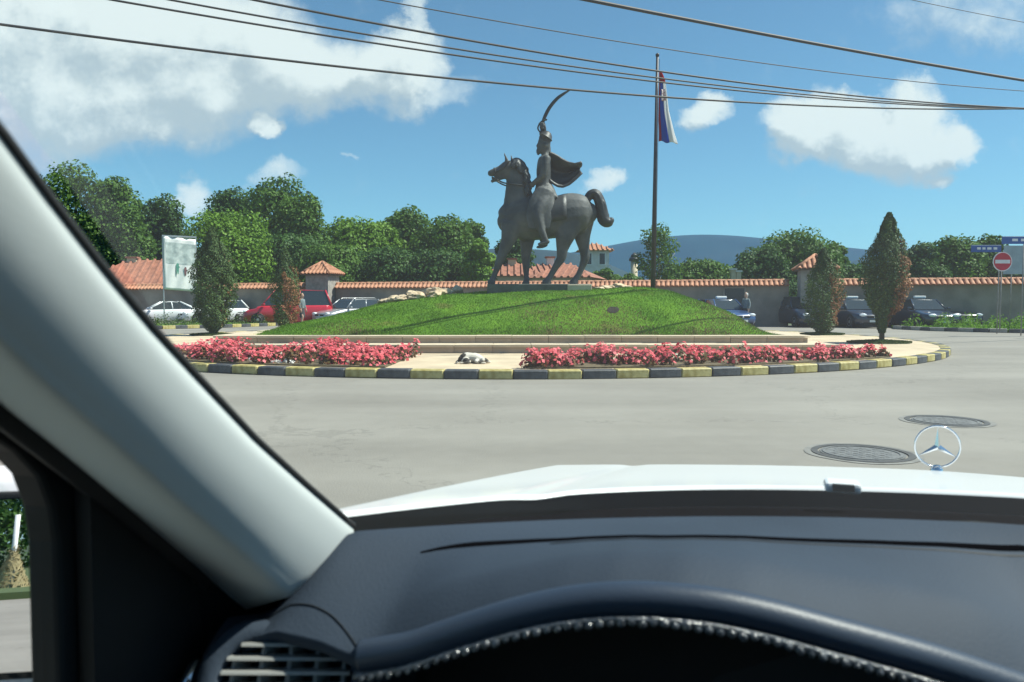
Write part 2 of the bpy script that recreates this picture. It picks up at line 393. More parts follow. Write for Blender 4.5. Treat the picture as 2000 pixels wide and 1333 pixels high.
# own car
M['dash'] = mat('dash', (.034, .047, .068), .68, var=.10, scale=5, bump=.10, bscale=420, spec=.22)
M['dash_trim'] = mat('dash_trim', (.085, .092, .10), .5, var=.08, scale=8, bump=.1, bscale=300, spec=.4)
M['vane'] = mat('vane', (.30, .30, .29), .5, var=.06, scale=20, spec=.4)
M['black_plastic'] = mat('black_plastic', (.012, .013, .014), .6, var=.15, scale=9, spec=.3)
M['cowl'] = mat('cowl', (.010, .012, .012), .6, var=.2, scale=7, spec=.15)
M['void'] = mat('void', (.004, .004, .005), 1.0, var=0, spec=0)
M['pillar_cloth'] = mat('pillar_cloth', (.58, .62, .62), .8, var=.03, scale=6, bump=.03, bscale=700)
M['headliner'] = mat('headliner', (.13, .135, .14), .9, var=.05, scale=6)
M['piping'] = mat('piping', (.075, .08, .09), .22, var=.2, scale=60, spec=1.0, bump=.35, bscale=180)
M['rim_vinyl'] = mat('rim_vinyl', (.030, .044, .070), .45, var=.08, scale=8, bump=.06, bscale=420, spec=.4)
M['mirror'] = mat('mirror', (.88, .9, .92), .01, metal=1, var=0)
M['windscreen'] = glass_mat('windscreen', (.90, .975, .94), 1.32, dust=.018)
M['side_glass'] = glass_mat('side_glass', (.93, .96, .95), 1.4)

# ------------------------------------------------------------------ setting: ground, road, island
def disc(r, n=96, c=(0, 0), z=0):
    return [(c[0] + r * math.cos(2 * math.pi * k / n), c[1] + r * math.sin(2 * math.pi * k / n), z) for k in range(n)]
g = MB(); g.add(disc(4600, 64, (0, 0), -.03), [tuple(range(64))])
tag(g.build('ground', M['field']), kind='structure')
g = MB(); g.add([(-60, -45, 0), (60, -45, 0), (60, 33, 0), (-60, 62, 0)], [(0, 1, 2, 3)])
tag(g.build('road', M['asphalt']), kind='structure')
IC, IR = Vector((0, 24.15)), 12.0            # island centre and radius
KH = .15
g = MB(); g.add(disc(IR - .2, 128, IC, KH - .008), [tuple(range(128))])
tag(g.build('island_pavement', M['paving']), kind='structure')

def kerb_stone_mesh(l, w, h):
    b = MB(); b.box((0, 0, h / 2), (l, w, h)); me = b.mesh('kerb_stone')
    bm = bmesh.new(); bm.from_mesh(me)
    bmesh.ops.bevel(bm, geom=[e for e in bm.edges], offset=.018, segments=1, affect='EDGES'); bm.to_mesh(me); bm.free()
    return me
def kerb(name, pts_rot, mesh_y, mesh_b, first_yellow=True, jit=.004):
    root = empty(name); tag(root, kind='structure')
    for i, (x, y, rz) in enumerate(pts_rot):
        me = mesh_y if (i % 2 == 0) == first_yellow else mesh_b
        o = link('kerb_stone', me, None, root, (x + random.uniform(-jit, jit), y + random.uniform(-jit, jit), random.uniform(-.006, .004)), rz + random.uniform(-.006, .006))
    return root
NK = 136
arc = 2 * math.pi * IR / NK
ky = kerb_stone_mesh(arc - .012, .24, KH); ky.materials.append(M['yellow'])
kb = kerb_stone_mesh(arc - .012, .24, KH); kb.materials.append(M['black_paint'])
# a joint between black (left) and yellow (right) sits at picture x = 934
p0 = gnd(934, 742); a0 = math.atan2(p0.y - IC.y, p0.x - IC.x)
st = []
for k in range(NK):
    a = a0 + (k + .5) * 2 * math.pi / NK
    st.append((IC.x + (IR - .12) * math.cos(a), IC.y + (IR - .12) * math.sin(a), a + math.pi / 2))
kerb('island_kerb', st, ky, kb, True)

# terrace of two steps: stone slabs round a core
TZ1, TZ2 = .325, .485
TW1, TW2 = 7.05, 6.75
TF1, TF2 = 16.45, 17.2
TB1, TB2 = 31.6, 30.9
terr = empty('stone_terrace', (0, TF1, KH)); tag(terr, kind='structure')
tz = Vector((0, TF1, KH))
def rounded_rect(x0, x1, y0, y1, r, n=5):
    pts = []
    for cx_, cy_, a in ((x1 - r, y0 + r, -90), (x1 - r, y1 - r, 0), (x0 + r, y1 - r, 90), (x0 + r, y0 + r, 180)):
        for k in range(n + 1):
            q = R(a + 90 * k / n); pts.append((cx_ + r * math.cos(q), cy_ + r * math.sin(q)))
    return pts
def terr_core(x, f, b, zt, zb, r):
    m = MB(); m.prism(rounded_rect(-x + .03, x - .03, f + .03 - TF1, b - .03 - TF1, r), 'z', zb - KH, zt - .05 - KH)
    m.build('core', M['slab_shaded'], terr)
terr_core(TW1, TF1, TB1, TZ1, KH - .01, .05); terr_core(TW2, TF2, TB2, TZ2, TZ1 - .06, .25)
def slab_row(hw, f, zt, zb, tread, seg):
    n = int(round(2 * hw / seg)); l = 2 * hw / n
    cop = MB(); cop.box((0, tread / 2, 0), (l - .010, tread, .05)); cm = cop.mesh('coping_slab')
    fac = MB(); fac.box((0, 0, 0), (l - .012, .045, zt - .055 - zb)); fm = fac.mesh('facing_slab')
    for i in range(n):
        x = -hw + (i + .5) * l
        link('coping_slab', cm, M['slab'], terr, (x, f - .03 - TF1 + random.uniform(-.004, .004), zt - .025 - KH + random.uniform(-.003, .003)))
        link('facing_slab', fm, M['slab_shaded'], terr, (x, f + .02 - TF1 + random.uniform(-.004, .004), (zt - .055 + zb) / 2 - KH))
slab_row(TW1, TF1, TZ1, KH - .004, TF2 - TF1 + .03, .82)
slab_row(TW2 - .22, TF2, TZ2, TZ1, .5, .82)
for sx in (-1, 1):      # rounded ends and sides of the upper step, side copings of the lower one
    m = MB(); n = 6
    arcp = [(sx * (TW2 - .25 + .28 * math.sin(R(15 * k))), TF2 + .25 - .28 * math.cos(R(15 * k))) for k in range(7)]
    inner = [(sx * (TW2 - .55), TF2 + .5), (sx * (TW2 - .55), TF2 - .02)]
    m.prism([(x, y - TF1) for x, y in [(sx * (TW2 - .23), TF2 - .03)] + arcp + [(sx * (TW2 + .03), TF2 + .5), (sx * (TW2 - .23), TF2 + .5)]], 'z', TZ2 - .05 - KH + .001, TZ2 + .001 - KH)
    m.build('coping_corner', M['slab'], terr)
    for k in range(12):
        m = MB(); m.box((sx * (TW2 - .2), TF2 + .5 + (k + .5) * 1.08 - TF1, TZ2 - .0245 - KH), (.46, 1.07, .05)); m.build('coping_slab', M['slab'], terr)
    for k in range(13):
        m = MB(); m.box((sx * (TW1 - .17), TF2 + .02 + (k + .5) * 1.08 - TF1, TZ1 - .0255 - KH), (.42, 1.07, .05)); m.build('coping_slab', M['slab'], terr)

# grass mound
CRX = [-6.7, -6.3, -5.6, -3.8, -1.5, 0, 1.6, 3.3, 4.2, 5.1, 6.1, 6.5, 6.75]
CRZ = [.40, .52, .70, 1.16, 1.47, 1.53, 1.55, 1.64, 1.55, 1.30, .86, .60, .40]
def sstep(x): x = np.clip(x, 0, 1); return x * x * (3 - 2 * x)
def mound_x(y):
    k = np.clip((np.asarray(y) - 17.72) / 2.2, 0, 1) ** .6
    return -5.5 - 1.2 * k, 6.15 + .6 * k
def mound_z(x, y):
    c = np.interp(x, CRX, CRZ)
    c = (np.interp(np.asarray(x) - .35, CRX, CRZ) + c * 2 + np.interp(np.asarray(x) + .35, CRX, CRZ)) / 4
    yy_ = np.asarray(y); xl, xr = mound_x(yy_); c = .40 + (c - .40) * sstep(np.minimum(np.asarray(x) - xl, xr - np.asarray(x)) / .9)
    gf = 1 - (1 - np.clip((yy_ - 17.72) / 4.3, 0, 1)) ** 2.0
    gb = 1 - (1 - np.clip((30.4 - np.asarray(y)) / 5.5, 0, 1)) ** 2
    lump = .025 * np.sin(1.7 * x + .6 * np.asarray(y)) + .02 * np.sin(2.9 * np.asarray(y) - 1.3 * x)
    return .43 + (c - .40) * gf * gb + lump * gf * gb
def mound_mat():
    m = bpy.data.materials.new('turf'); m.use_nodes = True; t = m.node_tree; b = t.nodes['Principled BSDF']
    co = t.nodes.new('ShaderNodeTexCoord')
    def nz(s, d):
        n = t.nodes.new('ShaderNodeTexNoise'); n.inputs['Scale'].default_value = s; n.inputs['Detail'].default_value = d
        t.links.new(co.outputs['Object'], n.inputs['Vector']); return n.outputs[0]
    r1 = t.nodes.new('ShaderNodeValToRGB'); t.links.new(nz(1.1, 6), r1.inputs[0])
    r1.color_ramp.elements[0].position = .35; r1.color_ramp.elements[0].color = (.060, .145, .010, 1)
    r1.color_ramp.elements[1].position = .68; r1.color_ramp.elements[1].color = (.105, .215, .016, 1)
    dry = smooth_n(t, nz(.8, 5), .60, .72)
    mx = t.nodes.new('ShaderNodeMix'); mx.data_type = 'RGBA'; t.links.new(r1.outputs[0], mx.inputs['A'])
    mx.inputs['B'].default_value = (.15, .11, .045, 1); t.links.new(math_n(t, 'MULTIPLY', dry, .7), mx.inputs['Factor'])
    t.links.new(mx.outputs['Result'], b.inputs['Base Color']); b.inputs['Roughness'].default_value = .95
    b.inputs['Specular IOR Level'].default_value = .1
    return m
M['turf'] = mound_mat()
xs = np.linspace(-6.7, 6.75, 90); ys = np.linspace(17.72, 30.4, 80)
g = MB(); g.grid([[(x, y, float(mound_z(x, y))) for x in np.linspace(*[float(q) for q in mound_x(y)], 90)] for y in ys])
mo = g.build('mound', M['turf'], smooth=True); tag(mo, kind='structure')
# turf blades
n = 120000
gx = rng.uniform(-6.66, 6.7, n); gy = 17.76 + 8.5 * rng.random(n) ** 1.35
gz = mound_z(gx, gy)
out_ = (gx < mound_x(gy)[0] + .04) | (gx > mound_x(gy)[1] - .04); bare = np.zeros(n, bool)
for (bx, by, br) in [(.45, 19.3, .7), (1.9, 18.5, 1.2), (2.3, 19.0, .8), (-3.0, 21.3, .5), (5.2, 19.0, 1.0), (1.2, 17.9, .8), (-4, 18.2, .8), (2.4, 18.0, 1.0), (4.6, 18.0, .8)]:
    bare |= ((gx - bx) ** 2 + ((gy - by) * .8) ** 2 < (br * rng.uniform(.0, 1.2, n)) ** 2)
k = ~out_; gx, gy, gz, dryb = gx[k], gy[k], gz[k], bare[k]; n = len(gx)
h = rng.uniform(.012, .036, n) * (1 + .6 * (np.sin(gx * 2.3) * np.sin(gy * 3.1) > .5))
edge = (gy < 18.15) & (np.sin(gx * 1.9 + 1) > .2); h = h * np.where(edge, 1.9, 1)
an = rng.uniform(0, math.pi, n); lean = rng.normal(0, .4, (n, 2)) * h[:, None]
w = rng.uniform(.006, .014, n)
b0 = np.stack([gx - w * np.cos(an), gy - w * np.sin(an), gz - .01], 1); b1 = np.stack([gx + w * np.cos(an), gy + w * np.sin(an), gz - .01], 1)
t1 = np.stack([gx + lean[:, 0] + w * .2, gy + lean[:, 1], gz + h], 1); t0 = np.stack([gx + lean[:, 0] - w * .2, gy + lean[:, 1], gz + h], 1)
me = quad_mesh('grass', np.stack([b0, b1, t1, t0], 1), dryb.astype(int)); me.materials.append(M['grass']); me.materials.append(M['grass_dry']); o = link('grass', me)
tag(o, 'short green turf covering the statue mound', 'grass', kind='stuff')
# burrow hole as a flat patch, its inner shade put into the colour
hx, hy = 2.5, 19.0
p = MB(); rows = []
for q, dz in ((1.3, .0), (1.0, .012), (.8, .004), (.5, -.0), (.0, -.0)):
    rows.append([(hx + .12 * q * (1 + .2 * math.sin(2 * a)) * math.cos(a), hy + .15 * q * math.sin(a), float(mound_z(hx + .12 * q * math.cos(a), hy + .15 * q * math.sin(a))) + dz + .012) for a in np.linspace(0, 2 * math.pi, 17)])
p.grid(rows); M['burrow'] = mat('burrow', (.012, .010, .008), .95, var=.3, scale=9)
tag(p.build('burrow', M['burrow'], smooth=True), 'animal burrow hole painted dark in the front slope of the grass mound', 'burrow')

# thuja grass rings
def grass_ring(x, y, rx, ry, label):
    p = MB(); rows = [[(x, y, KH + .06)] * 25, [(x + rx * .6 * math.cos(a), y + ry * .6 * math.sin(a), KH + .05) for a in np.linspace(0, 2 * math.pi, 25)],
                      [(x + rx * (1 + .06 * math.sin(5 * a)) * math.cos(a), y + ry * math.sin(a), KH - .01) for a in np.linspace(0, 2 * math.pi, 25)]]
    p.grid(rows); root = p.build('grass_patch', M['field'], smooth=True); tag(root, label, 'grass', kind='stuff')
    n = 3500; q = np.sqrt(rng.random(n)); a = rng.uniform(0, 2 * math.pi, n)
    px_, py_ = x + rx * q * np.cos(a), y + ry * q * np.sin(a)
    pos = np.stack([px_, py_, KH + .055 * (1 - q) + .03], 1); nr = norm(np.stack([rng.normal(size=n), rng.normal(size=n), np.full(n, .3)], 1))
    link('blades', quad_mesh('blades', leaf_quads(pos, nr, .07, .25)), M['shrub'], root)

# flower beds
def flower_bed(name, label, fn_edges, area, dens, petals_p, h_fn, parent=None):
    (x0, x1, y0, y1) = area
    n = int((x1 - x0) * (y1 - y0) * dens)
    cx_ = rng.uniform(x0, x1, n); cy_ = rng.uniform(y0, y1, n); ok = fn_edges(cx_, cy_)
    cx_, cy_ = cx_[ok], cy_[ok]; n = len(cx_); hh = h_fn(cx_, cy_) * rng.uniform(.75, 1.2, n)
    # soil bed
    quads, idx = [], []
    L = 26
    pos = np.repeat(np.stack([cx_, cy_, np.full(n, KH)], 1), L, 0); hr = np.repeat(hh, L)
    d = rng.normal(size=(n * L, 3)); d[:, 2] = np.abs(d[:, 2]); d = norm(d)
    pos = pos + d * np.stack([np.full(n * L, .13), np.full(n * L, .13), hr], 1) * rng.uniform(.4, .95, (n * L, 1))
    quads.append(leaf_quads(pos, norm(d + rng.normal(0, .5, d.shape)), .075, .8)); idx.append(np.zeros(n * L))
    L = 18; keep = np.repeat(rng.random(n) < petals_p(cx_, cy_), L)
    pos = np.repeat(np.stack([cx_, cy_, np.full(n, KH)], 1), L, 0); hr = np.repeat(hh, L)
    d = rng.normal(size=(n * L, 3)); d[:, 2] = np.abs(d[:, 2]) * 1.3 + .15; d = norm(d)
    pos = pos + d * np.stack([np.full(n * L, .14), np.full(n * L, .14), hr * 1.06], 1)
    q = leaf_quads(pos, norm(d + rng.normal(0, .5, d.shape) + np.array([.2, -.1, .4])), .066, .95); quads.append(q[keep]); idx.append(np.ones(keep.sum()))
    me = quad_mesh(name, np.concatenate(quads), np.concatenate(idx)); me.materials.append(M['begonia']); me.materials.append(M['petal'])
    o = link(name, me); tag(o, label, 'flowers', 'begonia beds on the roundabout', kind='stuff')
    return o
def inside(r):
    return lambda x, y: (x - IC.x) ** 2 + (y - IC.y) ** 2 < r * r
flower_bed('flower_bed', 'dense pink and red begonia bed left of the sleeping dog',
           lambda x, y: inside(IR - .36)(x, y) & (y < 16.1) & (x < -2.15 + .06 * (y - 12)), (-10, -1.9, 12.1, 16.1), 21,
           lambda x, y: np.where(np.sin(x * 2.1) * np.sin(y * 1.7) > .72, .25, .93), lambda x, y: .25 + .06 * np.sin(x * 3))
rb_in = lambda x, y: inside(IR - .36)(x, y) & (x > .20 + .13 * (y - 12.3)) & (((x - IC.x) ** 2 + (y - IC.y) ** 2 > (10.1 + np.clip(x - 3.2, 0, 6) * .22) ** 2)) & (x < 7.4)
flower_bed('flower_bed', 'thinner red begonia bed with bronze leaves right of the sleeping dog', rb_in, (0, 7.4, 12.1, 18.0), 20,
           lambda x, y: np.clip(.95 - .05 * np.clip(x - 2.5, 0, 9), .55, 1), lambda x, y: .27 - .016 * np.clip(x - 2, 0, 9) + .04 * np.sin(x * 4 + y))
# soil under both
def soil_bed(name, poly, label):
    p = MB(); p.prism(poly, 'z', KH - .05, KH + .02); tag(p.build(name, M['soil']), label, 'soil', kind='structure')
th = np.linspace(0, 1, 24)
def circ(r, x): return IC.y - math.sqrt(r * r - x * x)
soil_bed('bed_soil', [(x, circ(IR - .3, x)) for x in np.linspace(-9.6, -2.1, 24)] + [(-1.98, 16.2), (-8.6, 16.2)], 'bed soil')
soil_bed('bed_soil', [(x, circ(IR - .3, x)) for x in np.linspace(.25, 7.5, 24)] + [(x, circ(10.0 + max(0, x - 3.2) * .22, x)) for x in np.linspace(7.4, .6, 20)], 'bed soil')
# a few white flowers along the kerb of the left bed
n = 60; cx_ = rng.uniform(-5.0, -3.4, n); cy_ = np.array([circ(IR - .42, x) for x in cx_]) + rng.uniform(0, .12, n)
L = 9; pos = np.repeat(np.stack([cx_, cy_, np.full(n, KH + .05)], 1), L, 0) + rng.normal(0, .018, (n * L, 3))
keep = np.repeat(rng.random(n) < .3, L)
o = link('white_flowers', quad_mesh('white_flowers', leaf_quads(pos, norm(rng.normal(size=(n * L, 3)) + np.array([0, -.5, 1])), .035, .9)[keep]), M['petal_white'])
tag(o, 'small white flowers at the kerb edge of the left bed', 'flowers', kind='stuff')

# far verges with kerbs
def polyline_stones(pts, l):
    out_, acc = [], 0
    pts = [Vector((p[0], p[1])) for p in pts]
    for a, b in zip(pts[:-1], pts[1:]):
        d = (b - a); n = max(1, int(round(d.length / l)))
        for k in range(n):
            q = a + d * ((k + .5) / n); out_.append((q.x, q.y, math.atan2(d.y, d.x)))
    return out_
fy = kerb_stone_mesh(.62, .24, .17); fy.materials.append(M['yellow'])
fb = kerb_stone_mesh(.62, .24, .17); fb.materials.append(M['black_paint'])
LK = [(-27, 32.5), (-20.5, 34.6), (-16.6, 36.4), (-14.6, 38.6), (-13.0, 42.0), (-12.8, 45.6)]
kerb('far_left_kerb', polyline_stones(LK, .64), fy, fb)
p = MB(); p.prism(LK + [(-15, 46.0), (-28, 37.5)], 'z', -.02, .13); tag(p.build('left_verge', M['turf']), kind='structure')
RK = [(18.2, 36.5), (18.6, 34.0), (20.0, 32.2), (24, 29.6), (33, 26.2)]
M['kerb_grey'] = mat('kerb_grey', (.28, .27, .24), .8, var=.2, scale=6)
fg = kerb_stone_mesh(.62, .24, .17); fg.materials.append(M['kerb_grey'])
kerb('far_right_kerb', polyline_stones(RK, .64), fg, fb)
p = MB(); p.prism(RK + [(33, 35.5), (19, 38.5)], 'z', -.02, .13); tag(p.build('right_verge', M['turf']), kind='structure')
def carpet(name, label, poly_fn, area, n, z, size, m_, hgt):
    x = rng.uniform(area[0], area[1], n); y = rng.uniform(area[2], area[3], n); k = poly_fn(x, y); x, y = x[k], y[k]
    lump = np.clip(np.sin(x * 2.2 + 1) * np.sin(y * 2.7) + .5 * np.sin(x * 5.1 - y * 3) + .5, .1, 1.6)
    pos = np.stack([x, y, z + hgt * lump * rng.random(len(x))], 1)
    nr = norm(rng.normal(size=pos.shape) + np.array([0, -.2, .6]))
    o = link(name, quad_mesh(name, leaf_quads(pos, nr, size, .5)), m_); tag(o, label, 'shrubs', kind='stuff')
def in_poly(poly):
    P = np.array(poly)
    def f(x, y):
        r = np.zeros(len(x), bool); j = len(P) - 1
        for i in range(len(P)):
            c = ((P[i, 1] > y) != (P[j, 1] > y)) & (x < (P[j, 0] - P[i, 0]) * (y - P[i, 1]) / (P[j, 1] - P[i, 1] + 1e-9) + P[i, 0]); r ^= c; j = i
        return r
    return f
carpet('low_shrubs', 'low scruffy green shrubs on the verge below the white coupe', in_poly([(-27, 33), (-20.5, 35.1), (-16.8, 36.9), (-14.9, 39), (-13.4, 42), (-13.2, 45.4), (-15, 45.6), (-28, 37.2)]), (-28, -13, 33, 46), 14000, .1, .11, M['shrub'], .42)
carpet('verge_grass', 'rough yellow green grass on the verge beneath the no entry sign', in_poly([(18.6, 36.3), (19, 34.2), (20.2, 32.6), (24, 30), (33, 26.6), (33, 35.3), (19.2, 38.2)]), (18, 33, 26, 38.5), 26000, .12, .13, M['grass'], .42)

# ------------------------------------------------------------------ manholes
def manhole(px, py, label):
    c = gnd(px, py); root = empty('manhole_cover', (c.x, c.y, 0), R(20)); tag(root, label, 'manhole', 'manhole covers in the road')
    def ring(r0, r1, z, n=48):
        b = MB(); b.rings([[(r * math.cos(2 * math.pi * k / n), r * math.sin(2 * math.pi * k / n), zz) for k in range(n)] for r, zz in ((r0, -.01), (r0, z), (r1, z), (r1, -.01))], cap=False); return b
    M.setdefault('iron_dark', mat('iron_dark', (.06, .06, .058), .7, var=.2, scale=9)); ring(.385, .335, .008).build('frame', M['iron_dark'], root)
    b = MB(); b.add(disc(.318, 48, (0, 0), .005), [tuple(range(48))]); b.build('lid', M['iron'], root)
    ring(.30, .275, .011).build('lid_ring', M['iron'], root)
    b = MB()
    for i in range(-3, 4):
        for j in range(-3, 4):
            if i * i + j * j < 10.5: b.box((i * .068, j * .068, .0062), (.034, .034, .002), R(45) if (i + j) % 2 else 0)
    o = b.build('tread_studs', M['iron'], root)
    b = MB(); n = 48
    b.rings([[(r * (1 + .02 * math.sin(5 * q)) * math.cos(q), r * math.sin(q), .004) for q in [2 * math.pi * k / n for k in range(n)]] for r in (.44, .386)], cap=False)
    M.setdefault('patch', mat('patch', (.19, .185, .17), .85, var=.2, scale=9))
    b.build('mortar_ring', M['patch'], root)
manhole(1684, 886, 'nearer round iron manhole cover in the road behind the hood nozzle')
manhole(1848, 823, 'farther round iron manhole cover in the road above the star ornament')

# ------------------------------------------------------------------ hills
def ridge(name, D, tops, depth, seed):
    r_ = np.random.default_rng(seed); xs_ = [t[0] for t in tops]; ys_ = [t[1] for t in tops]
    px_ = np.linspace(xs_[0], xs_[-1], 130); py_ = np.interp(px_, xs_, ys_)
    kk = np.ones(9) / 9; py_s = np.convolve(np.pad(py_, 4, 'edge'), kk, 'valid')
    rows = []
    for q in np.linspace(-1, 1, 21):
        row = []
        for x_, y_ in zip(px_, py_s):
            top = at(float(x_), float(y_), D); f = (math.cos(q * math.pi) + 1) / 2
            z = max(-2, (top.z + 6) * f - 6 + (r_.normal(0, top.z * .012) if abs(q) > .12 else 0))
            row.append((top.x * (1 + q * depth / D), D + q * depth, z))
        rows.append(row)
    b = MB(); b.grid(rows); tag(b.build(name, M['hill'], smooth=True), kind='structure')
ridge('hill', 3200, [(500, 594), (700, 560), (900, 515), (1000, 505), (1080, 500), (1140, 492), (1180, 482), (1250, 468), (1330, 459), (1400, 457), (1470, 464), (1560, 474), (1690, 488), (1800, 498), (2000, 508), (2400, 530), (2700, 594)], 900, 3)
ridge('hill', 1500, [(600, 594), (800, 520), (950, 486), (1040, 487), (1110, 492), (1180, 512), (1260, 548), (1330, 592)], 420, 5)
ridge('hill', 1900, [(1500, 594), (1600, 530), (1680, 505), (1760, 498), (1900, 510), (2100, 520), (2400, 590)], 420, 6)

# ------------------------------------------------------------------ perimeter wall with tiled coping
WZ = 2.18
def wall_y(x): return 45.2 - .25 * x
WA = math.atan2(-.25, 1)
tile_me = None
def barrel_tile(l, r):
    b = MB(); n = 6
    b.rings([[(rr * math.cos(q), y, rr * math.sin(q) * .8) for q in [math.pi * k / n for k in range(n + 1)]] for y, rr in ((0, r), (l, r * .86))], cap=False, close=False)
    b.rings([[(rr * math.cos(q), y, rr * math.sin(q) * .8) for q in [math.pi * k / n for k in range(n + 1)]] for y, rr in ((0, r), (0, r * .8))], cap=False, close=False)
    me = b.mesh('roof_tile', True); return me
tile_me = barrel_tile(.60, .115)
ridge_me = barrel_tile(.40, .13)
def wall_part(x0, x1, label, zt=WZ):
    L = (x1 - x0) / math.cos(WA); root = empty('perimeter_wall', (x0, wall_y(x0), 0), WA); tag(root, label, 'wall', 'perimeter walls')
    b = MB(); b.box((L / 2, 0, zt / 2), (L, .34, zt)); b.build('wall_body', M['wall'], root)
    b = MB(); b.prism([(-.38, zt - .02), (.38, zt - .02), (.38, zt + .03), (0, zt + .30), (-.38, zt + .03)], 'x', 0, L); b.build('coping', M['tile'], root)
    sl = math.atan2(.27, .38)
    n = int(L / .26)
    for i in range(n):
        o = link('roof_tile', tile_me, M['tile'], root, ((i + .5) * L / n, -.47, zt - .03 + random.uniform(-.008, .008)))
        o.rotation_euler = (sl + random.uniform(-.03, .03), 0, random.uniform(-.04, .04)); o.scale = (1, .92, 1)
    m = int(L / .40)
    for i in range(m):
        o = link('ridge_tile', ridge_me, M['tile'], root, (i * L / m, 0, zt + .27 + random.uniform(-.006, .006))); o.rotation_euler = (0, 0, -math.pi / 2)
    return root
wall_part(-34, -12.6, 'grey perimeter wall with red tile coping behind the left thujas')
wall_part(-10.9, 14.9, 'grey perimeter wall with red tile coping between the two gate towers')
wall_part(17.2, 36, 'grey perimeter wall with tile coping right of the right gate tower')

def tower(x, label, w=1.55, ze=2.95, zt=3.75, front_off=-.35):
    y = wall_y(x) + front_off; root = empty('gate_tower', (x, y, 0), WA); tag(root, label, 'tower', 'square gate towers on the wall')
    b = MB(); b.box((0, 0, ze / 2), (w, w, ze)); b.build('tower_body', M['tower'], root)
    ov = w / 2 + .24
    b = MB(); b.box((0, 0, ze + .04), (2 * ov - .1, 2 * ov - .1, .08)); b.build('eaves', M['bark'], root)
    b = MB(); b.add([(-ov, -ov, ze + .09), (ov, -ov, ze + .09), (ov, ov, ze + .09), (-ov, ov, ze + .09), (0, 0, zt)], [(0, 1, 4), (1, 2, 4), (2, 3, 4), (3, 0, 4), (3, 2, 1, 0)]); b.build('roof', M['tile'], root)
    slope = math.atan2(zt - ze - .09, ov); sl_len = math.hypot(ov, zt - ze - .09); n = 8
    for f in range(4):
        for i in range(n):
            t = -ov + (i + .5) * 2 * ov / n; ln = sl_len * (1 - abs(t) / ov) * .98 + .1
            q = MB(); q.rings([[(rr * math.cos(a), yy, rr * math.sin(a) * .8) for a in [math.pi * k / 6 for k in range(7)]] for yy, rr in ((0, .10), (ln, .09))], cap=False, close=False)
            o = q.build('roof_tile', M['tile'], root, smooth=True)
            rot = Matrix.Rotation(f * math.pi / 2, 4, 'Z') @ Matrix.Translation((t, -ov - .05, ze + .075)) @ Matrix.Rotation(slope, 4, 'X')
            o.matrix_local = rot
    for f in range(4):
        a = R(45 + 90 * f); q = MB(); q.tube([(ov * math.sqrt(2) * math.cos(a), ov * math.sqrt(2) * math.sin(a), ze + .11), (0, 0, zt + .05)], [.09, .09], 8); q.build('hip_tile', M['tile'], root, smooth=True)
    return root
tower(16.05, 'stone gate tower with pyramid tile roof behind the shorter right thuja')
tower(-11.75, 'stone gate tower with orange pyramid tile roof above the red van', w=1.5, ze=2.95, zt=3.75)
# open niche with a dark door in the middle wall, dark gate leaf left of right tower
b = MB(); dx = 12.9; root = empty('wall_door', (11.9 * 1.02, wall_y(12.1) - .2, 0), WA); tag(root, 'dark double door in the wall beside the man by the taxi', 'door')
MB().box((0, 0, 1.02), (1.05, .06, 2.04)).build('door_leaf', M['window'], root)
for sx in (-.56, .56): MB().box((sx, -.01, 1.04), (.09, .10, 2.08)).build('door_frame', M['wall'], root)
MB().box((0, -.01, 2.09), (1.21, .10, .09)).build('lintel', M['wall'], root)

# ------------------------------------------------------------------ houses behind the wall
def hip_house(name, loc, rz, w, d, he, hr, label, wall_m, roof_m, over=.5, windows=(), chim=()):
    root = empty(name, loc, rz); tag(root, label, 'house')
    MB().box((0, 0, he / 2), (w, d, he)).build('wall', wall_m, root)
    a, c = w / 2 + over, d / 2 + over; rl = max(.3, w / 2 - d / 2 * .8)
    b = MB(); b.add([(-a, -c, he), (a, -c, he), (a, c, he), (-a, c, he), (-rl, 0, hr), (rl, 0, hr)], [(0, 1, 5, 4), (1, 2, 5), (2, 3, 4, 5), (3, 0, 4), (3, 2, 1, 0)])
    rf = b.build('roof', roof_m, root)
    nn = int(2 * a / .5)
    for i in range(nn):      # tile courses as ribs on the front slope
        x = -a + (i + .5) * 2 * a / nn; lim = 1 if abs(x) < rl else max(.06, (a - abs(x)) / (a - rl))
        t = MB(); t.tube([(x, -c, he + .04), (x, -c + c * lim, he + (hr - he) * lim + .04)], .10, 6); t.build('roof_tile', roof_m, rf)
    for (x, z, ww, wh) in windows:
        f = MB().box((x, -d / 2 - .03, z), (ww, .08, wh)).build('window', M['sign_white'], root)
        MB().box((x, -d / 2 - .06, z), (ww - .24, .06, wh - .24)).build('pane', M['window'], f)
    for (x, y, zt) in chim:
        c_ = MB().box((x, y, (he + zt) / 2), (.6, .6, zt - he)).build('chimney', wall_m, root); MB().box((x, y, zt + .06), (.8, .8, .12)).build('chimney_cap', roof_m, c_)
    return root
def hp(px, d): v = at(px, 594, d); return (v.x, v.y, 0)
def hz(py, d): return CAM_H + (HOR - py) / F_PX * d
hip_house('house', hp(1000, 60), 0, 4.2, 5, hz(542, 60), hz(513, 60), 'low house with pinkish tile roof behind the front legs of the horse', M['cream'], M['roof_far'], .4, chim=((.0, -.5, hz(509, 60)),))
hip_house('house', hp(1060, 64), .1, 4.8, 6, hz(543, 64), hz(517, 64), 'red tile roofed house between the horse legs', M['plaster'], M['roof_far'], .4, chim=((.6, 0, hz(505, 64)),))
hip_house('house', hp(1108, 58), -.3, 4.2, 5, hz(545, 58), hz(517, 58), 'red roofed house behind the hind legs of the horse', M['cream'], M['roof_far'], .4)
d = 85; v = hp(1160, d)
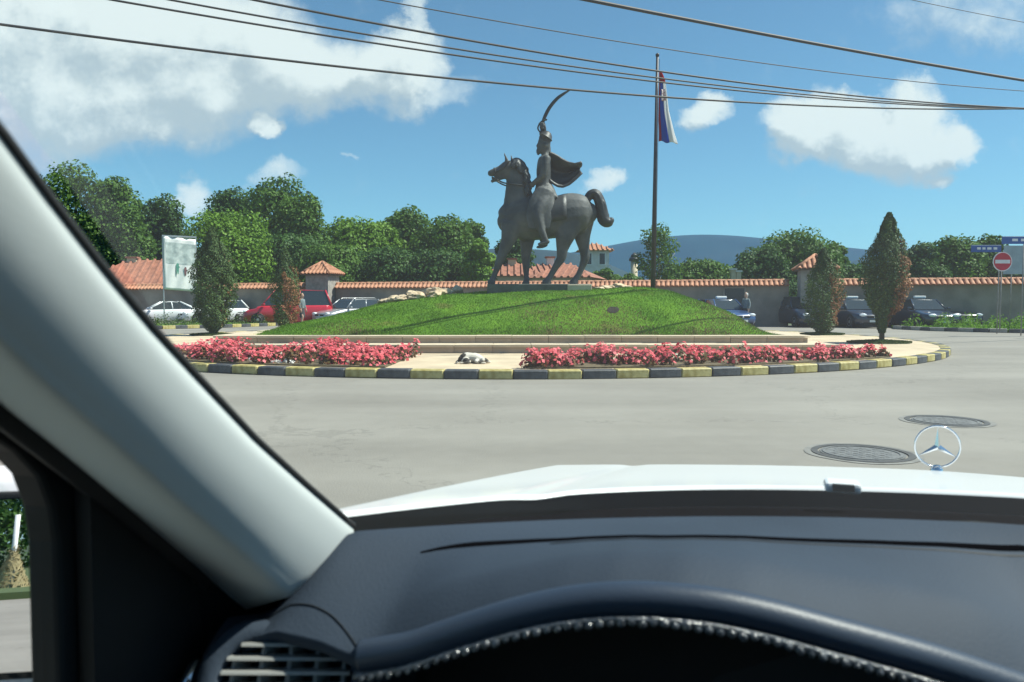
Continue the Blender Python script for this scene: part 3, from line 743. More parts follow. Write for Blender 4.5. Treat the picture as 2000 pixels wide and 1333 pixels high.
hip_house('tower_house', v, 0, 2.9, 3, hz(492, d), hz(477, d), 'tall white house with orange roof right of the horse hind legs', M['plaster'], M['tile'], .55,
          windows=((-.75, hz(508, d), .8, 1.4), (.7, hz(508, d), .8, 1.4)))
d = 56; v = hp(290, d)
hip_house('house', v, .15, 7.5, 6, hz(567, d), hz(509, d), 'house with broad orange tile roof beside the white banner', M['cream'], M['roof_far'], .6, chim=((-1, 0, hz(506, d)),))
d = 70; v = hp(1958, d)
hip_house('house', v, 0, 3.0, 4, hz(545, d), hz(530, d), 'small house with red roof below the no entry sign', M['plaster'], M['roof_far'], .4, chim=((-1.3, 0, hz(527, d)),))
# clock-tower like round turret and small chimneys
d = 95; v = hp(1238, d); root = empty('round_turret', v); tag(root, 'cream round turret with dark cap left of the birch', 'turret')
b = MB(); n = 16; b.rings([[(r * math.cos(2 * math.pi * k / n), r * math.sin(2 * math.pi * k / n), z) for k in range(n)] for r, z in ((.42, 0), (.42, hz(510, d)))]); b.build('turret_wall', M['cream'], root, True)
b = MB(); b.rings([[(r * math.cos(2 * math.pi * k / n), r * math.sin(2 * math.pi * k / n), z) for k in range(n)] for r, z in ((.62, hz(511, d)), (.66, hz(507, d)), (.55, hz(504, d)))]); b.build('gallery', M['bronze_dark'], root, True)
b = MB(); b.rings([[(r * math.cos(2 * math.pi * k / n), r * math.sin(2 * math.pi * k / n), z) for k in range(n)] for r, z in ((.45, hz(504, d)), (.42, hz(500, d)), (.25, hz(497, d)), (.03, hz(494, d)))]); b.build('cap', M['pole'], root, True)
for px_, d, top in ((1431, 60, 528), (1441, 60, 532)):
    v = hp(px_, d); root = empty('chimney_stack', v); tag(root, 'pale chimney poking above the wall left of the right tower, ' + ('taller one' if top == 528 else 'shorter one'), 'chimney')
    MB().box((0, 0, hz(top, d) / 2), (.36, .36, hz(top, d))).build('shaft', M['cream'], root)
    MB().box((0, 0, hz(top, d) + .06), (.5, .5, .12)).build('chimney_cap', M['plaster'], root)

# ------------------------------------------------------------------ trees
def crown_cloud(blobs, n, size):
    vol = np.array([b[1][0] * b[1][1] * b[1][2] for b in blobs]) ** .67; pr = vol / vol.sum()
    which = rng.choice(len(blobs), n, p=pr)
    c = np.array([b[0] for b in blobs])[which]; r = np.array([b[1] for b in blobs])[which]
    d = norm(rng.normal(size=(n, 3))); rad = 1 - .42 * rng.random(n) ** 1.8
    bumps = 1 + .13 * np.sin(d[:, 0] * 7 + which) * np.sin(d[:, 1] * 6 + 2 * which) + .10 * np.sin(d[:, 2] * 9 + which)
    pos = c + d * r * (rad * bumps)[:, None]
    nr = norm(d * .9 + rng.normal(0, .55, (n, 3)) + np.array([0, 0, .25]))
    return leaf_quads(pos, nr, size, .75)
def tree(px, top, w, d, mt, label, bottom=.8, n=6500, name='deciduous_tree', group='trees beyond the wall', lobes=15, size=.275, trunk='bark', shape=.55, gap=1.0):
    c = at(px, 594, d); H = hz(top, d); W = w * d / F_PX * 1.22
    root = empty(name, (c.x, c.y, 0)); tag(root, label, 'tree', group)
    r_ = random.Random(int(px * 7 + top)); hb = H - bottom; blobs = []
    for k in range(lobes):
        q = (k + .5) / lobes; zz = bottom + hb * (.12 + .80 * q)
        prof = math.sin(math.pi * min(1, max(.06, (q * .82 + .14)))) ** shape
        a = k * 2.4 + r_.uniform(-.5, .5); rr = W / 2 * prof * r_.uniform(.42, .68)
        br = W * r_.uniform(.20, .30) * (1.05 - .3 * q) * gap
        blobs.append(((rr * math.cos(a), rr * math.sin(a) * .8, min(zz, H - br * .8)), (br, br, br * r_.uniform(.75, 1.05))))
    blobs.append(((0, 0, bottom + hb * .5), (W * .27, W * .25, hb * .36)))
    blobs.append(((r_.uniform(-.1, .1) * W, 0, H - W * .16), (W * .17, W * .17, W * .17)))
    blobs.append(((r_.uniform(-.25, .25) * W, 0, H - W * .26), (W * .16, W * .16, W * .16)))
    link('crown', quad_mesh('crown', crown_cloud(blobs, n, size * d / 68)), M[mt], root)
    b = MB(); tr = max(.09, H * .018)
    b.tube([(0, 0, -.05), (.04 * W, 0, H * .3), (0, .02 * W, H * .62), (.02 * W, 0, H * .85)], [tr * 1.3, tr, tr * .6, tr * .2], 8)
    for k in range(6):
        a = k * 1.9; z0 = H * (.25 + .08 * k)
        b.tube([(.02 * W, 0, z0), (W * .2 * math.cos(a), W * .2 * math.sin(a), z0 + H * .12), (W * .33 * math.cos(a), W * .33 * math.sin(a), z0 + H * .2)], [tr * .5, tr * .35, tr * .1], 6)
    b.build('trunk', M[trunk], root, True)
    return root
# (picture x, top y, width, distance, foliage, words)
TREES = [
    (60, 345, 120, 66, 'leaf1', 'green tree half hidden by the windscreen pillar'),
    (150, 322, 170, 68, 'leaf1', 'broad tall green tree just right of the windscreen pillar'),
    (228, 348, 120, 68, 'leaf1', 'tall tree above the orange roof, right of the broad one'),
    (205, 420, 130, 70, 'leaf2', 'dark lower tree left of the orange roof'),
    (318, 390, 110, 72, 'leaf2', 'dark rounded tree above the white banner'),
    (300, 440, 140, 76, 'leaf1', 'mid green tree behind the white banner'),
    (445, 417, 165, 60, 'leaf3', 'bright light green round tree behind the left thuja'),
    (455, 374, 125, 82, 'leaf2', 'dark tree behind the bright round tree'),
    (545, 349, 150, 74, 'leaf1', 'tallest tree of the middle group, with two tops'),
    (592, 385, 110, 70, 'leaf1', 'green tree right of the two topped tall tree'),
    (560, 460, 150, 64, 'leaf2', 'dark tree behind the left gate tower'),
    (688, 427, 130, 72, 'leaf3', 'light green tree right of the left gate tower'),
    (745, 436, 100, 74, 'leaf3', 'light green tree in the middle of the row left of the statue'),
    (640, 480, 120, 60, 'leaf1', 'lower tree just right of the orange tower roof'),
    (800, 411, 115, 78, 'leaf1', 'taller dark green tree left of the statue'),
    (760, 490, 150, 62, 'leaf2', 'dark low tree above the wall left of the rock pile'),
    (868, 424, 130, 74, 'leaf1', 'green tree behind the rock pile'),
    (920, 432, 80, 78, 'leaf1', 'rightmost tree of the row left of the statue'),
    (855, 490, 130, 60, 'leaf2', 'dark low tree directly above the rock pile'),
    (932, 470, 62, 58, 'leaf3', 'slim bright green tree next to the horse front leg'),
    (1005, 462, 80, 76, 'leaf2', 'dark tree seen between the horse front legs'),
    (1372, 510, 110, 62, 'leaf1', 'bushy low tree behind the wall right of the flagpole'),
    (1326, 522, 70, 66, 'leaf2', 'small dark tree right of the birch'),
    (1552, 454, 165, 68, 'leaf1', 'wide tree behind the right gate tower'),
    (1490, 490, 110, 66, 'leaf2', 'dark tree left of the right gate tower'),
    (1632, 476, 60, 76, 'leaf1', 'thin feathery tree right of the right gate tower'),
    (1655, 520, 110, 70, 'leaf2', 'dark low tree between the two right thujas'),
    (1795, 478, 90, 62, 'leaf2', 'dark green tree just right of the tallest right thuja'),
    (1865, 466, 110, 64, 'leaf1', 'mid green tree left of the blue street signs'),
    (1925, 462, 90, 66, 'leaf1', 'green tree behind the blue street signs'),
    (1990, 495, 110, 62, 'leaf2', 'dark tree behind the no entry sign'),
    (1180, 528, 60, 66, 'leaf1', 'low bushy tree in front of the tall white house'),
    (1225, 538, 70, 62, 'leaf1', 'low bush tree left of the birch below the turret'),
]
for (px, top, w, d, mt, lb) in TREES:
    tree(px, top, w, d, mt, lb, n=18000 if w > 90 else 10000, lobes=19 if w > 90 else 11, bottom=.3)
# birch behind the flagpole: sparse drooping
tree(1286, 438, 82, 56, 'leaf1', 'sparse birch with pale trunk right behind the flagpole', bottom=1.2, n=4200, lobes=18, name='birch_tree', size=.22, trunk='birch', shape=.8, gap=.8)

def thuja(px, base, top, w_px, label, dry_side=.35, bulge=.42, skew=0, n=9000, stem=.1):
    c = gnd(px, base, KH); d = c.y; s = d / F_PX; H = (base - top) * s; W = w_px * s
    root = empty('thuja', (c.x, c.y, KH)); tag(root, label, 'tree', 'columnar thujas on the roundabout')
    z = rng.random(n) ** .9; a = rng.uniform(0, 2 * math.pi, n)
    prof = np.interp(z, [0, stem, stem + .08, bulge, .60, .74, .84, .93, 1.0], [.12, .30, .70, 1.0, .94, .62, .36, .25, .07])
    lump = 1 + .15 * np.sin(3 * a + 9 * z + px) + .13 * np.sin(4 * a - 24 * z) + .08 * np.sin(7 * a + 45 * z)
    rr = W / 2 * prof * lump * np.sqrt(.35 + .65 * rng.random(n))
    zz = (stem * .55 + (1 - stem * .55) * z) * H
    sp_ = (rng.random(n) < .10) & (z > .3); rr = np.where(sp_, rr * .45 * (z < .87), rr); zz = np.where(sp_ & (z > .87), zz * .8, zz)
    pos = np.stack([rr * np.cos(a) + skew * W * z * .3 + np.where(sp_, .30 * W * np.clip((1 - z) * 4, 0, 1), 0), rr * np.sin(a), zz], 1)
    nr = norm(np.stack([np.cos(a), np.sin(a), np.full(n, .35)], 1) + rng.normal(0, .5, (n, 3)))
    q = leaf_quads(pos, nr, .09, .42)
    dry = (np.cos(a - R(-20)) > .62 + .25 * rng.random(n) - dry_side * .6) & (rng.random(n) < .9) & (z < .78) & (np.sin(9 * z + 2 * a) > -.6)
    link('foliage', quad_mesh('foliage', q[~dry]), M['thuja'], root)
    if dry.sum() > 50: link('dry_foliage', quad_mesh('dry_foliage', q[dry]), M['thuja_dry'], root)
    b = MB(); b.tube([(0, 0, -.03), (0, 0, H * .3), (skew * W * .2, 0, H * .8)], [.075, .05, .015], 8)
    for k in range(5): b.tube([(0, 0, H * .04), (.16 * math.cos(k * 1.3), .16 * math.sin(k * 1.3), H * .25)], [.03, .02], 6)
    b.build('trunk', M['bark'], root, True)
    return c
c = thuja(1722, 670, 418, 84, 'tallest thuja at right with rusty dry right side', .25, skew=.35, n=16000, stem=.14)
grass_ring(c.x - .1, c.y - .05, .85, .55, 'small grass patch at the foot of the tallest right thuja')
c = thuja(1606, 654, 486, 72, 'shorter thuja with reddish dry side left of the tallest one', .35, stem=.02)
grass_ring(c.x, c.y, .75, .5, 'small grass patch at the foot of the shorter right thuja')
c = thuja(418, 655, 446, 82, 'thick grey green thuja nearest the windscreen pillar', -.55, stem=.04, n=19000)
grass_ring(c.x, c.y, .8, .5, 'small grass patch at the foot of the thick left thuja')
c = thuja(558, 646, 486, 58, 'brownish thuja in front of the red van', .6, stem=.02)

# ------------------------------------------------------------------ rocks on the mound
def rock(x, y, sx, sy, sz, label, zoff=0.0):
    bm = bmesh.new(); bmesh.ops.create_icosphere(bm, subdivisions=3, radius=1)
    ph = [random.uniform(0, 6) for _ in range(6)]
    for v in bm.verts:
        c_ = v.co; k = 1 + .22 * math.sin(2.3 * c_.x + ph[0]) * math.sin(2.9 * c_.y + ph[1]) + .16 * math.sin(4.1 * c_.z + 3 * c_.x + ph[2]) + .14 * math.sin(7 * c_.x + ph[3]) * math.sin(8 * c_.y + 5 * c_.z + ph[4]) + random.uniform(-.07, .07)
        v.co = Vector((c_.x * sx * k * 1.1, c_.y * sy * k, c_.z * sz * k * .85))
    me = bpy.data.meshes.new('rock'); bm.to_mesh(me); bm.free()
    o = link('rock', me, M['rock'], None, (x, y, float(mound_z(x, y)) + sz * .45 + zoff), random.uniform(0, 6)); tag(o, label, 'rock', 'limestone rocks on the mound')
RL = 'cream limestone rock in the pile on the left of the mound'
for i, (px, sx, sz, dy) in enumerate([(757, .22, .10, 0), (775, .26, .13, -.2), (792, .25, .12, .15), (806, .24, .15, -.25), (822, .25, .15, 0), (838, .24, .16, .2), (850, .22, .18, -.15), (866, .22, .15, .1), (786, .2, .1, -.5), (815, .22, .11, -.55), (845, .2, .11, -.45)]):
    v = at(px, 594, 21.6 + dy); rock(v.x, v.y, sx, .2, sz, 'cream limestone rock, number %s from the left in the pile left of the statue' % ['one', 'two', 'four', 'five', 'seven', 'eight', 'ten', 'eleven', 'three', 'six', 'nine'][i])
v = at(893, 594, 22.2); rock(v.x, v.y, .24, .2, .17, 'whitish rock standing alone right of the rock pile', .02)
for i, (px, sx, sz) in enumerate(((1172, .18, .08), (1190, .24, .11), (1208, .24, .12), (1224, .2, .08))):
    v = at(px, 594, 22.6); rock(v.x, v.y, sx, .2, sz, ['leftmost', 'second', 'third', 'rightmost'][i] + ' pale rock between the statue plinth and the flagpole')

# ------------------------------------------------------------------ lofted bodies fused by voxel remesh
def catmull(P, n):
    P = np.array(P, float); Q = np.vstack([2 * P[0] - P[1], P, 2 * P[-1] - P[-2]]); out_ = []
    for i in range(1, len(Q) - 2):
        for t in np.linspace(0, 1, n, endpoint=False):
            a, b, c_, d_ = Q[i - 1], Q[i], Q[i + 1], Q[i + 2]
            out_.append(.5 * ((2 * b) + (-a + c_) * t + (2 * a - 5 * b + 4 * c_ - d_) * t * t + (-a + 3 * b - 3 * c_ + d_) * t ** 3))
    out_.append(P[-1]); return np.array(out_)
def loft(mb, pts, n=5, seg=14):
    """pts: (x, y, z, radius in the x-z plane, radius in depth)"""
    C = catmull(pts, n); rings = []
    for i, p in enumerate(C):
        t = C[min(i + 1, len(C) - 1), :3] - C[max(i - 1, 0), :3]; t = Vector(t).normalized()
        side = Vector((0, 1, 0)); side = (side - t * side.dot(t)).normalized(); up = t.cross(side).normalized()
        ra, rd = max(p[3], .002), max(p[4], .002); c_ = Vector(p[:3])
        rings.append([c_ + up * ra * math.cos(q) + side * rd * math.sin(q) for q in [2 * math.pi * k / seg for k in range(seg)]])
    def cap(r, sgn, rad):
        c_ = sum(r, Vector()) / len(r); t = Vector(C[-1, :3] - C[-2, :3]).normalized() if sgn > 0 else Vector(C[0, :3] - C[1, :3]).normalized()
        return [[c_ + (x - c_) * k + t * rad * h_ for x in r] for k, h_ in ((.85, .4), (.5, .75), (.1, .9))]
    e = cap(rings[-1], 1, min(C[-1, 3], C[-1, 4])); s0 = cap(rings[0], -1, min(C[0, 3], C[0, 4]))
    mb.rings(s0[::-1] + rings + e)
def fuse(mb, name, voxel, m_, parent=None, smooth_it=6, loc=None, rz=None):
    me = mb.mesh(name); tmp = bpy.data.objects.new('tmp', me); col.objects.link(tmp)
    md = tmp.modifiers.new('r', 'REMESH'); md.mode = 'VOXEL'; md.voxel_size = voxel
    if smooth_it: sm = tmp.modifiers.new('s', 'SMOOTH'); sm.iterations = smooth_it; sm.factor = .5
    dg = bpy.context.evaluated_depsgraph_get(); dg.update()
    nm = bpy.data.meshes.new_from_object(tmp.evaluated_get(dg)); nm.name = name
    bpy.data.objects.remove(tmp); nm.materials.clear(); shade(nm)
    return link(name, nm, m_, parent, loc, rz)

# ------------------------------------------------------------------ equestrian statue
SD = 22.0; SS = SD / F_PX
sb = at(1070, 556, SD)
stat = empty('equestrian_statue', (sb.x, sb.y, sb.z)); tag(stat, 'dark bronze statue of a caped rider raising a curved sabre on a walking horse', 'statue')
def S(p): return (( p[0] - 1070) * SS, p[4] * SS, (556 - p[1]) * SS, p[2] * SS, p[3] * SS)      # (px, py, r, rd, depth)
def sl(mb, pts, n=5, seg=14): loft(mb, [S(p) for p in pts], n, seg)
h = MB()
sl(h, [(988, 440, 22, 16, 0), (998, 433, 36, 23, 0), (1022, 428, 44, 29, 0), (1055, 428, 42, 32, 0), (1085, 426, 40, 32, 0), (1114, 420, 41, 31, 0), (1140, 418, 35, 26, 0), (1154, 418, 20, 14, 0)])
sl(h, [(1016, 428, 38, 22, 0), (1014, 400, 31, 18, 0), (1012, 372, 25, 14, 0), (1009, 347, 20, 12, 0), (1000, 330, 13, 8.5, 0)])
sl(h, [(1006, 330, 13, 8.5, 0), (992, 332, 15, 9.5, 0), (977, 337, 10.5, 7, 0), (964, 340, 7.5, 5.5, 0), (957, 342, 6, 5, 0)])
sl(h, [(990, 344, 8, 6, 0), (977, 350, 5, 4.5, 0), (965, 355, 4, 3.6, 0), (961, 357, 3.4, 3, 0)])
for p in ([(991, 322, 4.6, 3, -5), (988, 312, 3.4, 2, -6), (985, 303, 1.2, 1, -6)], [(1001, 322, 4.6, 3, 5), (1000, 313, 3.4, 2, 6), (998, 305, 1.2, 1, 6)]): sl(h, p, 4, 8)
sl(h, [(1002, 442, 24, 13, -13), (992, 474, 14, 10, -15), (981, 500, 9.5, 8, -15), (974, 518, 8, 7, -15), (968, 534, 5.6, 5, -15), (963, 546, 6, 5.4, -15), (960, 554, 8.5, 7, -15)])
sl(h, [(1030, 448, 21, 13, 13), (1029, 480, 13, 10, 15), (1027, 504, 9, 7.5, 15), (1028, 519, 7.8, 6.8, 15), (1028, 537, 5.6, 5, 15), (1029, 547, 6, 5.4, 15), (1027, 555, 8.5, 7, 15)])
sl(h, [(1110, 428, 34, 16, -13), (1102, 464, 20, 13, -16), (1097, 488, 12, 9, -16), (1095, 505, 9.5, 8, -16), (1084, 523, 7, 6, -16), (1075, 539, 6, 5.4, -16), (1070, 547, 7, 6, -16), (1065, 555, 9, 7, -16)])
sl(h, [(1136, 428, 27, 15, 13), (1138, 460, 17, 12, 16), (1142, 486, 11, 9, 16), (1144, 503, 9.5, 8, 16), (1138, 521, 7, 6, 16), (1131, 537, 6, 5.4, 16), (1125, 546, 7, 6, 16), (1120, 554, 9, 7, 16)])
horse = fuse(h, 'horse', .032, M['bronze'], stat, 5)
m_ = MB()      # mane: locks falling from the crest on both sides
sl(m_, [(1000, 319, 4, 4, 0), (1009, 317, 6, 6, 0), (1018, 325, 8, 7, 0), (1025, 340, 8, 8, 0), (1028, 356, 8, 8, 0), (1029, 370, 6, 7, 0)])
rm = random.Random(4); CRST = [(1003, 317), (1010, 316), (1017, 321), (1023, 331), (1027, 343), (1029, 356), (1030, 368)]
for sd in (-1, 1):
    for k in range(15):
        q_ = k / 14 * 5.99; a_ = CRST[int(q_)]; b_ = CRST[int(q_) + 1]; f_ = q_ - int(q_); x, y = a_[0] + (b_[0] - a_[0]) * f_, a_[1] + (b_[1] - a_[1]) * f_
        ln = rm.uniform(15, 26); bx = rm.uniform(-10, 6)
        sl(m_, [(x, y, 3.6, 3.6, 3 * sd), (x + 2, y + ln * .35, 3.8, 3.4, 11 * sd), (x + bx * .4, y + ln * .7, 3.2, 2.8, 14 * sd), (x + bx * .6 + 4, y + ln, 1.2, 1.2, 15 * sd)], 4, 8)
for k in range(7):
    q_ = k / 6 * 5.9; a_ = CRST[int(q_)]; sl(m_, [(a_[0] - 2, a_[1] + 2, 4, 4, 0), (a_[0] + 5, a_[1] + 1, 3.6, 3.4, rm.uniform(-3, 3)), (a_[0] + 9, a_[1] + rm.uniform(3, 8), 1.4, 1.4, rm.uniform(-4, 4))], 4, 8)
fuse(m_, 'mane', .020, M['bronze_dark'], horse, 1)
m_ = MB()
for dy, k in ((0, 1), (-5, .6), (5, .6)):
    sl(m_, [(1143, 396, 7 * k, 7, dy * .3), (1152, 383, 9 * k, 8, dy * .5), (1163, 382, 10 * k, 8, dy), (1171, 398, 11 * k, 8, dy), (1175, 417, 12 * k, 8, dy), (1179, 430, 13 * k, 8, dy), (1187, 435, 11 * k, 7, dy), (1194, 431, 6 * k, 5, dy)], 5, 10)
for k in range(4):
    sl(m_, [(1168 + 2 * k, 390 + 6 * k, 3, 3, -8), (1177 + k, 410 + 5 * k, 3.4, 3, -9), (1183 + 2 * k, 428 + 3 * k, 3, 3, -8)], 4, 8)
rm = random.Random(9)
for k in range(12):
    o1, o2, dd = rm.uniform(-7, 7), rm.uniform(-8, 8), rm.uniform(-9, 9)
    sl(m_, [(1160 + o1 * .4, 381 + o1 * .5, 3, 3, dd * .7), (1171 + o1, 398, 3.4, 3, dd), (1175 + o2, 418, 3.4, 3, dd), (1182 + o2 * .6, 434 + rm.uniform(-4, 6), 3, 3, dd), (1194 + rm.uniform(-5, 3), 436 + o2 * .5, 1.4, 1.4, dd)], 4, 8)
fuse(m_, 'tail', .022, M['bronze_dark'], horse, 1)
m_ = MB()      # bridle and reins
for side in (-1, 1):
    sl(m_, [(962, 350, 1.6, 1.6, 7 * side), (985, 362, 1.4, 1.4, 14 * side), (1012, 366, 1.4, 1.4, 17 * side), (1038, 368, 1.6, 1.6, 12 * side)], 5, 6)
sl(m_, [(966, 333, 1.6, 1.6, -8), (968, 341, 1.6, 1.6, -8.5), (967, 349, 1.6, 1.6, -7)], 4, 6)
sl(m_, [(995, 320, 1.5, 1.5, -9), (983, 333, 1.5, 1.5, -10.5), (968, 341, 1.6, 1.6, -8.5)], 4, 6)
m_.build('bridle', M['bronze_dark'], horse, True)
m_ = MB()      # saddle cloth draped over the back
rows = []
for x in np.linspace(1040, 1104, 9):
    cyk = np.interp(x, [1040, 1070, 1104], [391, 389, 383])
    rows.append([((x - 1070) * SS, 33.5 * SS * math.sin(q) * (1.0 if abs(q) < 2 else 1), (556 - (cyk + 38 * (1 - math.cos(q)))) * SS) for q in np.linspace(-1.9, 1.9, 15)])
m_.grid(rows); m_.build('saddle_cloth', M['bronze_dark'], horse, True, solid=.05)
# rider
r = MB()
sl(r, [(1064, 398, 25, 26, 0), (1062, 378, 19, 19, 0), (1062, 356, 14.5, 15, 0), (1062, 335, 14.5, 17.5, 0), (1063, 316, 12.5, 17.5, 0), (1064, 308, 7, 8, 0), (1063, 300, 5.6, 5.6, 0)])
sl(r, [(1063, 304, 6, 6, 0), (1061, 296, 10.5, 8.6, 0), (1062, 286, 12.5, 10, 0), (1063, 276, 11, 9.6, 0), (1064, 271, 8, 8, 0)])
sl(r, [(1053, 293, 4, 4, 0), (1051, 299, 4.4, 4.6, 0), (1051, 305, 2.6, 3, 0)], 4, 10)                 # beard
sl(r, [(1052, 284, 2, 2, 0), (1048.5, 289, 2.2, 2, 0), (1051, 291, 1.6, 2, 0)], 4, 8)                    # nose
sl(r, [(1063, 287, 2.5, 1.5, -10), (1064, 291, 2, 1.5, -10)], 3, 8)                                        # ear
sl(r, [(1066, 316, 9, 9, 15), (1069, 296, 7.5, 7.5, 20), (1067, 276, 6.8, 6.5, 17), (1061, 258, 6, 6, 9), (1060, 252, 5.4, 5.4, 6)])   # raised arm
sl(r, [(1061, 256, 6, 6.5, 5), (1059, 246, 5.6, 6.5, 4)], 3)
for k in range(4): sl(r, [(1063, 246 + 3.2 * k, 1.9, 1.9, 6), (1056, 245.5 + 3.2 * k, 2.0, 2.0, 1), (1055, 246 + 3.2 * k, 1.9, 1.9, -3), (1060, 246.5 + 3.2 * k, 1.9, 1.9, -4)], 4, 8)
sl(r, [(1065, 255, 1.9, 1.9, 3), (1062, 250, 1.8, 1.8, -3), (1058, 247, 1.6, 1.6, -4)], 4, 8)
sl(r, [(1066, 316, 9, 8.5, -15), (1064, 332, 7.6, 7.4, -19), (1059, 349, 6.6, 6.4, -19), (1048, 358, 5.4, 5.2, -16), (1040, 364, 4.6, 4.6, -12)])    # rein arm
for k in range(4): sl(r, [(1042, 362 + 2.2 * k, 1.8, 1.8, -15 + k), (1036, 363 + 2.4 * k, 1.9, 1.9, -14 + k), (1034, 366 + 2 * k, 1.7, 1.7, -10 + k), (1038, 368 + 1.6 * k, 1.6, 1.6, -8 + k)], 4, 8)
sl(r, [(1044, 360, 2, 2, -9), (1038, 361, 1.9, 1.9, -8), (1035, 364, 1.7, 1.7, -8)], 4, 8)
for sd in (-1, 1):
    sl(r, [(1066, 392, 17, 12, 20 * sd), (1056, 408, 13, 11, 30 * sd), (1049, 424, 11, 10, 35 * sd), (1053, 446, 8.6, 8, 37 * sd), (1060, 464, 6.2, 6, 37 * sd), (1064, 474, 5.6, 5.2, 37 * sd)])
    sl(r, [(1068, 476, 4.4, 4.4, 37 * sd), (1060, 479, 4.4, 5, 38 * sd), (1051, 481, 2.8, 4, 40 * sd)], 4, 10)
sl(r, [(1066, 372, 15, 20, 0), (1076, 384, 12, 24, 0), (1086, 391, 5, 26, 0)])
for sd in (-1, 1): sl(r, [(1064, 380, 20, 12, 18 * sd), (1057, 402, 25, 7, 28 * sd), (1052, 428, 26, 5, 33 * sd), (1052, 450, 22, 4, 34 * sd)])
rider = fuse(r, 'rider', .022, M['bronze'], stat, 3)
m_ = MB()      # brimmed helmet with crest
sl(m_, [(1064, 280, 11.5, 10.5, 0), (1064, 274, 11.8, 10.5, 0), (1065, 268, 9.5, 8.5, 0), (1065, 266, 6, 6, 0)])
sl(m_, [(1064, 274.5, 11, 12, 0), (1065, 272.8, 14.5, 14, 0), (1066, 271, 12.5, 12, 0)], 4, 16)
m_.build('helmet', M['bronze_dark'], rider, True)
m_ = MB(); rows = []      # billowing cape
CXs = [1071, 1079, 1088, 1098, 1110, 1122, 1130, 1134]; CT = [303, 305, 309, 315, 320, 321.5, 320, 319]; CB = [356, 363, 368, 369, 364, 354, 346, 342]
for i, x in enumerate(np.linspace(1071, 1134, 22)):
    t0_, b0_ = np.interp(x, CXs, CT), np.interp(x, CXs, CB); row = []
    for j, q in enumerate(np.linspace(0, 1, 16)):
        u_ = (x - 1071) / 63; dep = 17 * math.sin(math.pi * q) * (1 - .35 * u_) * 1.3 - 12 * (1 - u_) * (1 - .4 * math.sin(math.pi * q)) + 3.2 * math.sin(q * 15 + 3 * u_) * (.25 + u_)
        row.append(((x + 2.0 * math.sin(q * 9) * u_ - 1070) * SS, dep * SS, (556 - (t0_ + (b0_ - t0_) * q)) * SS))
    rows.append(row)
m_.grid(rows); m_.build('cape', M['bronze_dark'], rider, True, solid=.055)
m_ = MB()
C = catmull([(1056, 264, 2.2, 2.2, 1), (1059, 252, 2.4, 2.2, 2), (1060, 243, 3, 2, 1), (1065, 230, 3.4, 1.5, 0), (1074, 214, 3.4, 1.4, 0), (1087, 199, 3.2, 1.3, 0), (1100, 189.5, 2.6, 1.2, 0), (1112, 182.5, 1.2, .7, 0)], 5)
loft(m_, [S(p) for p in C], 2, 10); m_.build('sabre', M['bronze_dark'], rider, True)
m_ = MB(); sl(m_, [(1053, 247, 1.8, 3, 0), (1060, 241, 2.0, 4, 0), (1067, 239, 1.6, 2.5, 0)], 4, 10); sl(m_, [(1053, 247, 1.5, 1.5, -2), (1050, 256, 1.5, 1.5, -2), (1055, 264, 1.5, 1.5, 0)], 4, 8); m_.build('sabre_guard', M['bronze_dark'], rider, True)
m_ = MB(); m_.box(((1052 - 1070) * SS, 0, -.16), (198 * SS, 1.25, .32)); m_.build('plinth', M['plinth'], stat, bevel=.02)
m_ = MB(); m_.box(((1128 - 1070) * SS, -.62, -.17), (46 * SS, .12, .30)); m_.build('plinth_end_block', M['slab'], stat, bevel=.015)

# ------------------------------------------------------------------ flagpole and flag
fb_ = at(1275, 566, 24.0); ft_ = at(1284, 110, 24.0); fz = float(mound_z(fb_.x, fb_.y)) - .05
root = empty('flagpole', (fb_.x, fb_.y, fz)); tag(root, 'tall dark leaning flagpole on the mound right of the statue', 'flagpole')
dxp = ft_.x - fb_.x; Hp = ft_.z - fz
MB().tube([(0, 0, 0), (dxp * .5, 0, Hp * .5), (dxp, 0, Hp)], [.075, .06, .04], 14).build('shaft', M['pole'], root, True)
b = MB(); b.tube([(dxp, 0, Hp - .005), (dxp, 0, Hp + .05), (dxp, 0, Hp + .09)], [.055, .06, .02], 12); b.build('finial', M['pole'], root, True)
MB().tube([(0, 0, -.05), (0, 0, .16)], [.16, .14], 16).build('base_collar', M['pole'], root, True)
MB().tube([(.07, -.05, .3), (dxp + .055, -.05, Hp - .1)], .006, 6).build('halyard', M['cable'], root)
fl = at(1284, 140, 24.0); flag = empty('flag', (fl.x + .045, fl.y - .03, fl.z)); tag(flag, 'limp red blue and white flag hanging on the flagpole', 'flag')
FH = 134 * 24 / F_PX
def flag_pt(u_, v_):      # u_: across the limp bunch, v_: down
    wid = np.interp(v_, [0, .12, .3, .55, .85, 1], [.06, .17, .23, .32, .48, .60])
    return (u_ * wid + .01 * math.sin(9 * v_), .05 * math.sin(u_ * 11 + 3 * v_) * (.3 + .7 * v_) - .03, -v_ * FH - .06 * u_ * v_ + .015 * math.sin(u_ * 12))
for nm, u0, u1, m_k in (('red_stripe', 0, .13, 'flag_red'), ('blue_stripe', .13, .56, 'flag_blue'), ('white_stripe', .56, 1, 'flag_white')):
    b = MB(); b.grid([[flag_pt(u_, v_) for u_ in np.linspace(u0, u1, 12)] for v_ in np.linspace(.0 if u0 == 0 else .08, 1, 40)]); b.build(nm, M[m_k], flag, True, solid=.006)
b = MB(); b.grid([[tuple(np.array(flag_pt(u_, v_)) + np.array((0, -.035, 0))) for u_ in np.linspace(.05, .95, 14)] for v_ in np.linspace(.02, .16, 8)]); b.build('red_top_fold', M['flag_red'], flag, True, solid=.006)
M['emblem'] = mat('emblem', (.62, .25, .24), .8, var=.35, scale=25, c2=(.8, .76, .74))
